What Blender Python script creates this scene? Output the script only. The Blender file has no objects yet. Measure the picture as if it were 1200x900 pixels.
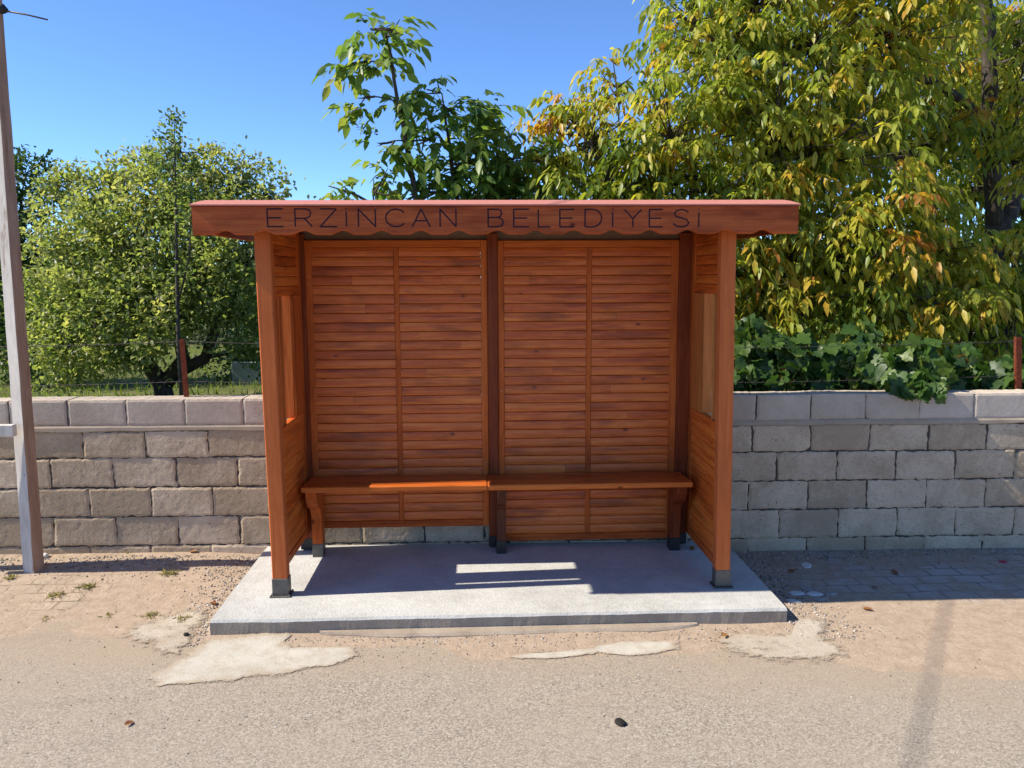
import bpy, bmesh, math, random
import numpy as np
from mathutils import Vector, Matrix

R = math.radians
rng = np.random.default_rng(7)
random.seed(7)
scene = bpy.context.scene
COL = scene.collection

# ------------------------------------------------------------------ camera
CF, CPT, CRL, CYW, CH = 959.34, .1297, -.0046, -.0417, 1.8928

def cam_axes():
    cy, sy, cp, sp, cr, sr = math.cos(CYW), math.sin(CYW), math.cos(CPT), math.sin(CPT), math.cos(CRL), math.sin(CRL)
    right = Vector((cy, sy, 0)); f0 = Vector((-sy, cy, 0)); up = Vector((0, 0, 1))
    fwd = cp * f0 - sp * up; u = sp * f0 + cp * up
    return cr * right + sr * u, -sr * right + cr * u, fwd

CR_, CU_, CFW = cam_axes()

def P(u, v, Y):
    """world point at depth plane y=Y seen at photo pixel (u, v)"""
    d = CFW + CR_ * ((u - 600) / CF) - CU_ * ((v - 450) / CF)
    return Vector((0, 0, CH)) + d * (Y / d.y)

def G(u, v, z=0.0):
    """point on the ground under photo pixel (u, v)"""
    d = CFW + CR_ * ((u - 600) / CF) - CU_ * ((v - 450) / CF)
    return Vector((0, 0, CH)) + d * ((z - CH) / d.z)

cd = bpy.data.cameras.new('camera')
cam = bpy.data.objects.new('camera', cd); COL.objects.link(cam)
cam.matrix_world = Matrix(((CR_.x, CU_.x, -CFW.x, 0), (CR_.y, CU_.y, -CFW.y, 0), (CR_.z, CU_.z, -CFW.z, CH), (0, 0, 0, 1)))
cd.sensor_width = 36; cd.lens = 36 * CF / 1200; cd.clip_end = 4000; cd.clip_start = .05
scene.camera = cam

# ------------------------------------------------------------------ materials
class NT:
    def __init__(s, name):
        s.m = bpy.data.materials.new(name); s.m.use_nodes = True
        s.t = s.m.node_tree; s.t.nodes.clear()
        s.out = s.n('ShaderNodeOutputMaterial')
    def n(s, t, **k):
        x = s.t.nodes.new(t)
        for a, b in k.items(): setattr(x, a, b)
        return x
    def l(s, a, b): s.t.links.new(a, b)
    def val(s, sock, v):
        if hasattr(v, 'node'): s.l(v, sock)
        else: sock.default_value = v
    def coord(s, scale=(1, 1, 1), loc=None, src='Object'):
        tc = s.n('ShaderNodeTexCoord'); mp = s.n('ShaderNodeMapping')
        s.l(tc.outputs[src], mp.inputs[0]); mp.inputs['Scale'].default_value = scale
        if loc is not None: s.val(mp.inputs['Location'], loc)
        return mp.outputs[0]
    def noise(s, co, scale, detail=4, rough=.6, dist=0):
        x = s.n('ShaderNodeTexNoise'); s.l(co, x.inputs['Vector'])
        x.inputs['Scale'].default_value = scale; x.inputs['Detail'].default_value = detail
        x.inputs['Roughness'].default_value = rough; x.inputs['Distortion'].default_value = dist
        return x.outputs['Fac']
    def voro(s, co, scale, out='Distance', feature='F1'):
        x = s.n('ShaderNodeTexVoronoi', feature=feature); s.l(co, x.inputs['Vector']); x.inputs['Scale'].default_value = scale
        return x.outputs[out]
    def ramp(s, f, stops, interp='LINEAR'):
        x = s.n('ShaderNodeValToRGB'); s.l(f, x.inputs[0]); e = x.color_ramp; e.interpolation = interp
        while len(e.elements) < len(stops): e.elements.new(.5)
        for el, (p, c) in zip(e.elements, stops):
            el.position = p; el.color = (*c, 1) if len(c) == 3 else c
        return x.outputs[0]
    def framp(s, f, a, b, x0=0., x1=1.):
        x = s.n('ShaderNodeMapRange'); s.l(f, x.inputs[0])
        for i, v in enumerate((a, b, x0, x1)): x.inputs[i + 1].default_value = v
        return x.outputs[0]
    def mix(s, f, a, b, mode='MIX'):
        x = s.n('ShaderNodeMix', data_type='RGBA', blend_type=mode)
        s.val(x.inputs[0], f)
        for k, v in ((6, a), (7, b)):
            if hasattr(v, 'node'): s.l(v, x.inputs[k])
            else: x.inputs[k].default_value = (*v, 1)
        return x.outputs[2]
    def math(s, op, a, b=0.):
        x = s.n('ShaderNodeMath', operation=op); s.val(x.inputs[0], a); s.val(x.inputs[1], b); return x.outputs[0]
    def bump(s, h, strength=.5, dist=.01, prev=None):
        x = s.n('ShaderNodeBump'); s.l(h, x.inputs['Height']); x.inputs['Strength'].default_value = strength; x.inputs['Distance'].default_value = dist
        if prev is not None: s.l(prev, x.inputs['Normal'])
        return x.outputs[0]
    def bsdf(s, col, rough=.8, spec=.3, nor=None, metal=0., coat=0.):
        x = s.n('ShaderNodeBsdfPrincipled')
        if hasattr(col, 'node'): s.l(col, x.inputs['Base Color'])
        else: x.inputs['Base Color'].default_value = (*col, 1)
        s.val(x.inputs['Roughness'], rough); x.inputs['Specular IOR Level'].default_value = spec
        x.inputs['Metallic'].default_value = metal; x.inputs['Coat Weight'].default_value = coat; x.inputs['Coat Roughness'].default_value = .25
        if nor is not None: s.l(nor, x.inputs['Normal'])
        return x.outputs[0]
    def done(s, sh):
        s.l(sh, s.out.inputs[0]); return s.m
    def island(s):
        return s.n('ShaderNodeNewGeometry').outputs['Random Per Island']
    def attr(s, name):
        return s.n('ShaderNodeAttribute', attribute_name=name).outputs['Fac']

def wood(name, dark, mid, light, axis='X', rough=.5, coat=.0, spread=.75, blotch=.5, spec=.12, fade=.0):
    t = NT(name)
    isl = t.island()
    sh = t.n('ShaderNodeCombineXYZ'); m5 = t.math('MULTIPLY', isl, 37.); 
    for i in range(3): t.l(m5, sh.inputs[i])
    sc = {'X': (1.2, 22, 22), 'Y': (22, 1.2, 22), 'Z': (22, 22, 1.2)}[axis]
    co = t.coord(sc, sh.outputs[0])
    g = t.noise(co, 2.2, 6, .62, .6)
    fine = t.noise(co, 9, 3, .6)
    gg = t.math('ADD', t.math('MULTIPLY', g, .75), t.math('MULTIPLY', fine, .25))
    off = t.math('MULTIPLY', t.math('SUBTRACT', isl, .5), .22 * spread)
    fac = t.math('ADD', gg, off)
    c = t.ramp(fac, [(.26, dark), (.47, mid), (.72, light)])
    # uneven stain: darker blotches soaked in by the varnish brush
    b = t.noise(t.coord({'X': (1.3, 3, 5), 'Y': (3, 1.3, 5), 'Z': (4, 4, 1.1)}[axis], sh.outputs[0]), 1.6, 3, .6)
    bf = t.framp(b, .50, .74, 0, blotch)
    c = t.mix(bf, c, [x * .42 for x in dark])
    fd = t.framp(t.noise(t.coord({'X': (1.1, 2, 2.6), 'Y': (2, 1.1, 2.6), 'Z': (3, 3, .8)}[axis]), 1.5, 5, .7, .4), .52, .74, 0, fade)
    c = t.mix(fd, c, [mid[0] * .55, mid[1] * .62, mid[2] * .9])
    # a few knots
    kn = t.voro(t.coord({'X': (6, 10, 10), 'Y': (10, 6, 10), 'Z': (10, 10, 6)}[axis], sh.outputs[0]), .62)
    kf = t.framp(kn, .04, .085, .75, 0)
    c = t.mix(kf, c, [x * .25 for x in dark])
    nor = t.bump(gg, .25, .004)
    return t.done(t.bsdf(c, t.framp(fine, .3, .7, rough - .08, rough + .14), spec, nor, coat=coat * .25))

WD, WM, WL = (.24, .035, .009), (.56, .116, .018), (.76, .235, .042)
M = {}
M['slat'] = wood('stained_pine_slats', WD, WM, WL, 'X', .36, .0, .55, .75, .35, .45)
M['slat_y'] = wood('stained_pine_side_slats', WD, WM, WL, 'Y', .42, .25, .8, .5)
M['frame_x'] = wood('stained_pine_rail', WD, (.46, .098, .018), (.62, .165, .036), 'X')
M['frame_z'] = wood('stained_pine_stile', WD, (.46, .098, .018), (.62, .165, .036), 'Z')
M['post'] = wood('stained_pine_post', (.36, .078, .022), (.50, .125, .034), (.59, .165, .047), 'Z', .55, .0, .4, .25)
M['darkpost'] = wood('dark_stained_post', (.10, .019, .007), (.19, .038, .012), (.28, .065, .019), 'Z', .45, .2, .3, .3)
M['fascia'] = wood('red_stained_fascia', (.19, .036, .012), (.35, .072, .022), (.50, .13, .036), 'X', .55, .0, .3, .75)
M['fin'] = wood('pale_pine_fin', (.30, .080, .018), (.47, .155, .038), (.58, .215, .06), 'Z', .5, .0, 1.6, .3)
M['bench'] = wood('varnished_bench', (.25, .05, .010), (.50, .115, .020), (.64, .18, .038), 'X', .34, .35, .5, .35)
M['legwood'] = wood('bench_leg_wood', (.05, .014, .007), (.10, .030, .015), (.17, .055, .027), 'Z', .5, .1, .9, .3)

def plain(name, col, rough=.6, spec=.3, metal=0., var=.15, scale=20, bump=.1, dist=.002):
    t = NT(name); co = t.coord()
    n = t.noise(co, scale, 5, .65)
    c = t.ramp(n, [(.3, [x * (1 - var) for x in col]), (.7, [min(1, x * (1 + var)) for x in col])])
    return t.done(t.bsdf(c, rough, spec, t.bump(n, bump, dist), metal))

M['ink'] = plain('routed_letter_ink', (.012, .008, .018), .7, .2)
M['shoe'] = plain('grey_painted_steel', (.115, .105, .09), .5, .4, .3, .25, 30)
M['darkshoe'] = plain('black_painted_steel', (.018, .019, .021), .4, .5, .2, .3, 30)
M['roof'] = plain('red_roof_sheet', (.47, .185, .14), .75, .15, 0, .14, 60, .2)
M['under'] = plain('dark_roof_boards', (.20, .125, .085), .8, .15)
M['cable'] = plain('black_cable', (.02, .02, .02), .6, .3)
M['rust'] = plain('rusty_steel', (.17, .045, .022), .85, .15, .2, .4, 40, .5)
M['wire'] = plain('weathered_wire', (.12, .10, .09), .6, .3, .6)

def concrete(name, lo, hi, speck=.5, bump=.5, dist=.004, fine=230, stain=.3, feather=False):
    t = NT(name); co = t.coord()
    big = t.noise(co, 2.2, 5, .65); med = t.noise(co, 22, 5, .7); f = t.noise(co, fine, 3, .7)
    v = t.voro(co, 95)
    h = t.math('ADD', t.math('MULTIPLY', med, .5), t.math('MULTIPLY', f, .6))
    c = t.ramp(t.math('ADD', t.math('MULTIPLY', big, .5), t.math('MULTIPLY', h, .42)), [(.36, lo), (.68, hi)])
    sf = t.framp(t.noise(co, 130, 2, .8), .64, .72, 0, speck)
    c = t.mix(sf, c, [x * .35 for x in lo])
    st = t.framp(t.noise(co, 5.1, 6, .7, .6), .57, .76, 0, stain)
    c = t.mix(st, c, [x * .55 for x in lo])
    pit = t.framp(v, 0, .22, 0, 1)
    if feather:
        dn = t.math('SUBTRACT', t.math('ADD', t.noise(co, 9, 6, .75), .30), t.math('MULTIPLY', t.attr('tint'), .42))
        c = t.mix(t.framp(dn, .36, .60, 0, .8), c, (.36, .285, .20))
        c = t.mix(t.framp(t.noise(co, 48, 3, .8), .63, .70, 0, .6), c, (.16, .135, .105))
    b = t.bsdf(c, .92, .15, t.bump(t.math('ADD', h, t.math('MULTIPLY', pit, .3)), bump, dist))
    if feather:   # crumbling rim: the cement thins out in grains and flakes
        n_ = t.math('ADD', t.math('MULTIPLY', t.noise(co, 17, 6, .75), .75), t.math('MULTIPLY', t.noise(co, 120, 3, .8), .35))
        k = t.framp(t.math('ADD', t.math('MULTIPLY', t.attr('tint'), feather), n_), .66, .80, 0, 1)
        tp = t.n('ShaderNodeBsdfTransparent'); mx = t.n('ShaderNodeMixShader'); t.l(k, mx.inputs[0]); t.l(tp.outputs[0], mx.inputs[1]); t.l(b, mx.inputs[2]); b = mx.outputs[0]
    return t.done(b)

M['slab'] = concrete('cast_concrete', (.36, .35, .315), (.62, .615, .57), .55, .9, .007, 85, .15)
M['slabside'] = concrete('rough_concrete_shaded_edge', (.29, .24, .18), (.46, .395, .31), .3, .9, .012, 90, .35)  # front face darker than the slab top: grazing-light shade put into the colour
M['splash'] = concrete('spilled_cement', (.40, .365, .295), (.56, .52, .435), .8, .6, .006, 130, .2, .55)
M['splash2'] = concrete('sandy_cement', (.36, .30, .22), (.58, .52, .43), .6, .7, .008, 120, .45, .30)
M['lip'] = concrete('sandy_cement_lip', (.26, .20, .145), (.44, .37, .285), .6, .7, .008, 120, .55)
M['beam'] = concrete('smooth_mortar_beam', (.30, .24, .175), (.46, .375, .28), .1, .35, .006, 120, .3)
M['mortar'] = concrete('dark_mortar', (.07, .058, .048), (.15, .125, .105), .4, 1., .01, 150, .4)

def block_mat(name, lo, hi, bump, dist, pits):
    t = NT(name); co = t.coord(); isl = t.island()
    big = t.noise(co, 4, 4, .65); gr = t.noise(co, 95, 4, .75); g2 = t.noise(co, 42, 3, .7)
    h = t.math('ADD', t.math('MULTIPLY', gr, .6), t.math('MULTIPLY', g2, .5))
    f = t.math('ADD', t.math('MULTIPLY', big, .45), t.math('MULTIPLY', h, .35))
    f = t.math('ADD', f, t.math('MULTIPLY', t.math('SUBTRACT', isl, .5), .16))
    c = t.ramp(f, [(.34, lo), (.62, hi)])
    # pumice pits
    pf = t.framp(t.noise(co, 70, 2, .8), .62, .70, 0, pits)
    c = t.mix(pf, c, [x * .3 for x in lo])
    # rising damp and dust stain toward the footing, patchy
    st = t.framp(t.noise(co, 2.7, 5, .7, .8), .54, .75, 0, .35)
    c = t.mix(st, c, [lo[0] * .62, lo[1] * .56, lo[2] * .5])
    return t.done(t.bsdf(c, .95, .1, t.bump(h, bump, dist)))
M['block'] = block_mat('pumice_block', (.38, .290, .190), (.67, .54, .385), .8, .0045, .75)
M['topblock'] = block_mat('smooth_grey_block', (.42, .345, .265), (.60, .51, .405), .5, .005, .15)

def asphalt():
    t = NT('dusty_asphalt'); co = t.coord()
    f = t.noise(co, 120, 4, .8); v = t.voro(co, 140, 'Color'); vg = t.n('ShaderNodeSeparateColor'); t.l(v, vg.inputs[0])
    big = t.noise(co, .9, 5, .6); med = t.noise(co, 6, 5, .7)
    s = t.math('ADD', t.math('MULTIPLY', vg.outputs[0], .55), t.math('MULTIPLY', f, .45))
    c = t.ramp(s, [(.15, (.15, .124, .097)), (.36, (.27, .227, .174)), (.62, (.365, .312, .245)), (.9, (.50, .44, .352))])
    c = t.mix(t.framp(t.math('ADD', t.math('MULTIPLY', big, .6), t.math('MULTIPLY', med, .4)), .42, .62, 0, .5), c, (.37, .307, .232))
    # dust swept on to the edge of the road
    sep = t.n('ShaderNodeSeparateXYZ'); t.l(co, sep.inputs[0])
    edge = t.math('ADD', sep.outputs[1], t.math('MULTIPLY', t.math('SUBTRACT', t.noise(t.coord((.6, 1.5, 1)), 1.6, 5, .65), .5), 1.5))
    right = t.math('MULTIPLY', t.framp(sep.outputs[0], .2, 2.2), .45)
    df = t.framp(t.math('ADD', edge, right), 3.55, 4.35, 0, .85)
    dust = t.ramp(t.noise(co, 60, 5, .75), [(.3, (.29, .22, .148)), (.7, (.43, .34, .245))])
    c = t.mix(df, c, dust)
    c = t.mix(t.framp(t.noise(t.coord((.5, 2.2, 1)), 1.3, 6, .7, .5), .56, .76, 0, .38), c, (.17, .145, .122))
    d2 = t.framp(t.noise(co, 190, 2, .8), .66, .73, 0, .7)
    c = t.mix(d2, c, (.07, .06, .05))
    h = t.math('ADD', t.math('MULTIPLY', vg.outputs[0], .5), t.math('MULTIPLY', f, .7))
    return t.done(t.bsdf(c, .9, .2, t.bump(h, .75, .006)))
M['asphalt'] = asphalt()

def pavers():
    t = NT('dusty_interlocking_pavers')
    co = t.coord((1, 1, 1)); wob = t.n('ShaderNodeTexNoise'); t.l(co, wob.inputs['Vector']); wob.inputs['Scale'].default_value = 9
    ad = t.n('ShaderNodeVectorMath', operation='MULTIPLY_ADD'); t.l(wob.outputs['Color'], ad.inputs[0]); ad.inputs[1].default_value = (.03, .03, 0); t.l(co, ad.inputs[2])
    br = t.n('ShaderNodeTexBrick'); t.l(ad.outputs[0], br.inputs['Vector'])
    br.inputs['Scale'].default_value = 1; br.inputs['Brick Width'].default_value = .205; br.inputs['Row Height'].default_value = .125
    br.inputs['Mortar Size'].default_value = .0065; br.inputs['Mortar Smooth'].default_value = .3; br.offset = .5
    br.inputs['Color1'].default_value = (.36, .285, .205, 1); br.inputs['Color2'].default_value = (.41, .33, .24, 1); br.inputs['Mortar'].default_value = (.15, .115, .08, 1)
    sep = t.n('ShaderNodeSeparateXYZ'); t.l(co, sep.inputs[0])
    pcol = t.mix(t.framp(sep.outputs[0], .8, 2.2, 0, .9), br.outputs['Color'], t.mix(br.outputs['Fac'], t.mix(t.noise(co, 5.2, 4, .7), (.34, .30, .27), (.50, .45, .41)), (.19, .16, .14)))  # right-hand pavers greyer and lightened in colour to lift the shade there
    n1 = t.noise(co, 2.4, 6, .7, .4); n2 = t.noise(co, 70, 5, .75); n3 = t.noise(co, 14, 5, .7)
    dust = t.ramp(t.math('ADD', t.math('MULTIPLY', n2, .5), t.math('MULTIPLY', n3, .5)), [(.3, (.25, .187, .128)), (.52, (.38, .29, .208)), (.75, (.51, .41, .31))])
    right = t.framp(sep.outputs[0], 1.0, 2.4, 0, 1)
    far = t.framp(sep.outputs[1], 4.3, 4.55, 0, 1)
    bare = t.math('MULTIPLY', right, far)
    lft = t.math('MULTIPLY', t.framp(sep.outputs[0], -1.9, -2.4, 0, .95), t.framp(sep.outputs[1], 4.3, 4.6, 0, 1))
    bare = t.math('MAXIMUM', bare, lft)
    cover = t.math('SUBTRACT', t.math('ADD', n1, .42), t.math('MULTIPLY', bare, .36))
    cf = t.framp(cover, .46, .64, .12, 1)
    c = t.mix(cf, pcol, dust)
    sp = t.framp(t.noise(co, 150, 2, .8), .64, .72, 0, .55); c = t.mix(sp, c, (.12, .09, .07))
    inv = t.math('SUBTRACT', 1., br.outputs['Fac'])
    h = t.math('ADD', t.math('MULTIPLY', t.math('MULTIPLY', inv, t.math('SUBTRACT', 1.1, cf)), 1.2), t.math('MULTIPLY', n2, .45))
    return t.done(t.bsdf(c, .95, .1, t.bump(h, .8, .010)))
M['pavers'] = pavers()

t = NT('orchard_soil'); co = t.coord()
c = t.ramp(t.noise(co, .8, 6, .7), [(.35, (.07, .085, .025)), (.55, (.12, .13, .04)), (.7, (.20, .165, .09))])
M['soil'] = t.done(t.bsdf(c, .95, .1, t.bump(t.noise(co, 12, 5, .7), .6, .05)))

t = NT('peeling_white_paint'); co = t.coord((1, 1, .25)); n = t.noise(co, 14, 6, .7); n2 = t.noise(t.coord((1, 1, .12)), 9, 5, .7, .5)
c = t.ramp(n, [(.25, (.40, .36, .31)), (.6, (.62, .57, .49))])
c = t.mix(t.framp(n2, .56, .64, 0, .85), c, (.20, .115, .065))
c = t.mix(t.framp(t.noise(co, 40, 4, .7), .66, .7, 0, .8), c, (.06, .05, .045))
M['whitepaint'] = t.done(t.bsdf(c, .75, .2, t.bump(n, .3, .004)))
t = NT('weathered_bare_wood'); co = t.coord((1, 1, .1)); n = t.noise(co, 30, 6, .7); n2 = t.noise(t.coord((1, 1, .15)), 7, 5, .7, .4)
c = t.ramp(n, [(.3, (.24, .145, .09)), (.65, (.42, .285, .20))])
c = t.mix(t.framp(n2, .58, .66, 0, .8), c, (.14, .06, .03))
M['barewood'] = t.done(t.bsdf(c, .85, .15, t.bump(n, .4, .004)))

def leaf_mat(name, stops, trans=.42, rough=.42, gain=1.6, spec=.35):
    t = NT(name); a = t.attr('tint')
    c = t.ramp(a, stops)
    c = t.mix(t.framp(t.noise(t.coord(), 30, 3, .6), .35, .65, 0, .35), c, [x * .6 for x in stops[1][1]])
    b = t.bsdf(c, rough, spec)
    tr = t.n('ShaderNodeBsdfTranslucent')
    cc = t.mix(1., c, (gain, gain * 1.02, gain * .55), 'MULTIPLY'); t.l(cc, tr.inputs[0])
    mx = t.n('ShaderNodeMixShader'); mx.inputs[0].default_value = trans
    t.l(b, mx.inputs[1]); t.l(tr.outputs[0], mx.inputs[2])
    return t.done(mx.outputs[0])
M['walnut'] = leaf_mat('yellowing_walnut_leaf', [(0, (.07, .125, .015)), (.28, (.18, .235, .028)), (.52, (.34, .37, .045)), (.74, (.52, .44, .055)), (.92, (.64, .36, .035)), (1, (.36, .13, .028))], .5)
M['sapling'] = leaf_mat('green_walnut_leaf', [(0, (.045, .10, .017)), (.4, (.11, .195, .036)), (.75, (.21, .29, .06)), (1, (.38, .36, .08))], .48)
M['fruit'] = leaf_mat('fruit_tree_leaf', [(0, (.07, .115, .026)), (.4, (.17, .225, .062)), (.75, (.31, .34, .115)), (1, (.44, .41, .17))], .52)
M['darkleaf'] = leaf_mat('dark_green_leaf', [(0, (.022, .048, .012)), (.5, (.05, .095, .024)), (1, (.11, .15, .035))], .35)
M['vine'] = leaf_mat('vine_leaf', [(0, (.022, .058, .012)), (.4, (.055, .115, .022)), (.75, (.12, .19, .04)), (.93, (.30, .30, .06)), (1, (.34, .18, .05))], .4)
M['grass'] = leaf_mat('meadow_grass', [(0, (.10, .16, .02)), (.5, (.18, .25, .04)), (1, (.30, .32, .08))], .4)
M['weed'] = leaf_mat('dry_weed', [(0, (.10, .11, .03)), (.5, (.22, .20, .07)), (1, (.38, .30, .13))], .35)
M['deadleaf'] = leaf_mat('dead_leaf', [(0, (.14, .045, .02)), (.5, (.30, .12, .04)), (1, (.45, .24, .08))], .2)
t = NT('tree_bark'); co = t.coord((1, 1, .3)); n = t.noise(co, 22, 6, .7)
c = t.ramp(n, [(.3, (.035, .028, .022)), (.6, (.10, .082, .066)), (.8, (.19, .165, .14))])
M['bark'] = t.done(t.bsdf(c, .9, .1, t.bump(n, .8, .015)))
M['stone'] = plain('grey_stone', (.30, .275, .24), .9, .1, 0, .4, 30, .5, .01)
M['palestone'] = plain('pale_stone', (.55, .53, .49), .9, .1, 0, .15, 30, .4, .01)
M['blackstone'] = plain('black_stone', (.02, .018, .016), .8, .2, 0, .3, 30, .4, .01)
M['redscrap'] = plain('red_plastic', (.40, .03, .05), .5, .3)
t = NT('mixed_gravel'); c = t.ramp(t.island(), [(0, (.10, .085, .07)), (.4, (.27, .22, .175)), (.8, (.42, .36, .30)), (1, (.55, .52, .47))])
M['gravel'] = t.done(t.bsdf(c, .9, .1))
M['garden_wall'] = plain('grey_green_render', (.20, .24, .22), .9, .1, 0, .2, 3, .3, .01)

# ------------------------------------------------------------------ mesh helpers
class MB:
    def __init__(s): s.v = []; s.f = []; s.mi = []; s.smooth = []
    def add(s, vs, fs, mi=0, smooth=False):
        o = len(s.v); s.v += [tuple(x) for x in vs]
        s.f += [tuple(i + o for i in f) for f in fs]; s.mi += [mi] * len(fs); s.smooth += [smooth] * len(fs)
        return s
    def box(s, x0, x1, y0, y1, z0, z1, mi=0, xf=None, bev=0.):
        if bev <= 0:
            vs = [(x, y, z) for z in (z0, z1) for y in (y0, y1) for x in (x0, x1)]
            fs = [(0, 2, 3, 1), (4, 5, 7, 6), (0, 1, 5, 4), (2, 6, 7, 3), (0, 4, 6, 2), (1, 3, 7, 5)]
        else:
            bm = bmesh.new(); bmesh.ops.create_cube(bm, size=1)
            for v in bm.verts: v.co = Vector(((x0 + x1) / 2 + v.co.x * (x1 - x0), (y0 + y1) / 2 + v.co.y * (y1 - y0), (z0 + z1) / 2 + v.co.z * (z1 - z0)))
            bmesh.ops.bevel(bm, geom=bm.edges[:], offset=bev, segments=1, affect='EDGES')
            bm.verts.index_update(); vs = [v.co.copy() for v in bm.verts]; fs = [[v.index for v in f.verts] for f in bm.faces]; bm.free()
        if xf: vs = [xf(Vector(v)) for v in vs]
        return s.add(vs, fs, mi)
    def tube(s, pts, rad, n=6, mi=0, cap=True, flat=None):
        pts = [Vector(p) for p in pts]; m = len(pts)
        if not hasattr(rad, '__len__'): rad = [rad] * m
        vs = []; prev = None
        for i, p in enumerate(pts):
            d = (pts[min(i + 1, m - 1)] - pts[max(i - 1, 0)]).normalized()
            if prev is None:
                a = Vector((0, 0, 1)) if abs(d.z) < .9 else Vector((1, 0, 0))
                prev = d.cross(a).normalized()
            u = (prev - d * prev.dot(d)).normalized(); w = d.cross(u); prev = u
            for k in range(n):
                t_ = 2 * math.pi * k / n; q = u * math.cos(t_) * rad[i] + w * math.sin(t_) * rad[i]
                if flat: q.y *= flat
                vs.append(p + q)
        fs = [(i * n + k, i * n + (k + 1) % n, (i + 1) * n + (k + 1) % n, (i + 1) * n + k) for i in range(m - 1) for k in range(n)]
        if cap: fs += [tuple(reversed(range(n))), tuple((m - 1) * n + k for k in range(n))]
        return s.add(vs, fs, mi, True)
    def loft(s, rings, mi=0, caps=True, smooth=False):
        n = len(rings[0]); vs = [p for r in rings for p in r]
        fs = [(i * n + k, (i + 1) * n + k, (i + 1) * n + (k + 1) % n, i * n + (k + 1) % n) for i in range(len(rings) - 1) for k in range(n)]
        if caps: fs += [tuple(range(n)), tuple(reversed([(len(rings) - 1) * n + k for k in range(n)]))]
        return s.add(vs, fs, mi, smooth)
    def build(s, name, mats, parent=None, origin=None):
        me = bpy.data.meshes.new(name)
        vs = s.v if origin is None else [(a - origin[0], b - origin[1], c - origin[2]) for a, b, c in s.v]
        me.from_pydata(vs, [], s.f)
        if not isinstance(mats, (list, tuple)): mats = [mats]
        for m in mats: me.materials.append(m)
        me.polygons.foreach_set('material_index', s.mi); me.polygons.foreach_set('use_smooth', s.smooth)
        bm = bmesh.new(); bm.from_mesh(me); bmesh.ops.recalc_face_normals(bm, faces=bm.faces[:]); bm.to_mesh(me); bm.free()
        me.update()
        o = bpy.data.objects.new(name, me); COL.objects.link(o)
        if parent: o.parent = parent
        elif origin is not None: o.location = origin
        return o

def tag(o, label, cat, group=None, kind=None):
    if label: o['label'] = label
    if cat: o['category'] = cat
    if group: o['group'] = group
    if kind: o['kind'] = kind
    return o
def thing(name, label, cat, loc=(0, 0, 0), group=None):
    o = bpy.data.objects.new(name, None); o.empty_display_size = .1; COL.objects.link(o); o.location = loc
    return tag(o, label, cat, group)
def np_mesh(name, V, F, mat, tint=None, parent=None, origin=None, smooth=True):
    """V (n,3); F list of (k,m) index arrays"""
    me = bpy.data.meshes.new(name)
    if origin is not None: V = V - np.array(origin)
    loops = np.concatenate([f.ravel() for f in F]); sizes = np.concatenate([np.full(len(f), f.shape[1]) for f in F])
    me.vertices.add(len(V)); me.vertices.foreach_set('co', V.astype(np.float32).ravel())
    me.loops.add(len(loops)); me.loops.foreach_set('vertex_index', loops.astype(np.int32))
    me.polygons.add(len(sizes)); st = np.concatenate([[0], np.cumsum(sizes)[:-1]])
    me.polygons.foreach_set('loop_start', st.astype(np.int32)); me.polygons.foreach_set('loop_total', sizes.astype(np.int32))
    me.update(calc_edges=True)
    me.polygons.foreach_set('use_smooth', np.full(len(sizes), smooth))
    if tint is not None:
        a = me.attributes.new('tint', 'FLOAT', 'POINT'); a.data.foreach_set('value', tint.astype(np.float32))
    me.materials.append(mat); me.update()
    o = bpy.data.objects.new(name, me); COL.objects.link(o)
    if parent: o.parent = parent
    elif origin is not None: o.location = origin
    return o
def nrm(a): return a / (np.linalg.norm(a, axis=-1, keepdims=True) + 1e-9)

# ------------------------------------------------------------------ foliage generators
def leaves(pos, d, n, L, W, tint, droop=.25, fold=.25):
    """curved, folded leaves with pointed tips; 8 verts, 6 faces each"""
    d = nrm(d); s = nrm(np.cross(d, n)); n = np.cross(s, d); N = len(pos)
    L = L[:, None]; W = W[:, None]
    g = np.array([0, 0, -1.])
    def pt(t, side, w):
        return pos + d * L * t + s * (side * W * w) + n * (abs(side) * W * w * fold) + g * (L * droop * t * t)
    V = np.stack([pt(0, 0, 0), pt(.34, -1, .46), pt(.34, 0, 0), pt(.34, 1, .46), pt(.68, -1, .36), pt(.68, 0, 0), pt(.68, 1, .36), pt(1., 0, 0)], 1).reshape(-1, 3)
    b = (np.arange(N) * 8)[:, None]
    T = np.concatenate([b + np.array([[0, 2, 1]]), b + np.array([[0, 3, 2]]), b + np.array([[4, 5, 7]]), b + np.array([[5, 6, 7]])])
    Q = np.concatenate([b + np.array([[1, 2, 5, 4]]), b + np.array([[2, 3, 6, 5]])])
    return V, [T, Q], np.repeat(tint, 8)
def small_leaves(pos, d, n, L, W, tint, fold=.2):
    d = nrm(d); s = nrm(np.cross(d, n)); n = np.cross(s, d); N = len(pos); L = L[:, None]; W = W[:, None]
    V = np.stack([pos, pos + d * L * .5 - s * W * .5 + n * W * fold, pos + d * L + n * 0, pos + d * L * .5 + s * W * .5 + n * W * fold], 1).reshape(-1, 3)
    b = (np.arange(N) * 4)[:, None]
    return V, [np.concatenate([b + np.array([[0, 2, 1]]), b + np.array([[0, 3, 2]])])], np.repeat(tint, 4)

def rand_unit(n):
    v = rng.normal(size=(n, 3)); return nrm(v)

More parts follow.
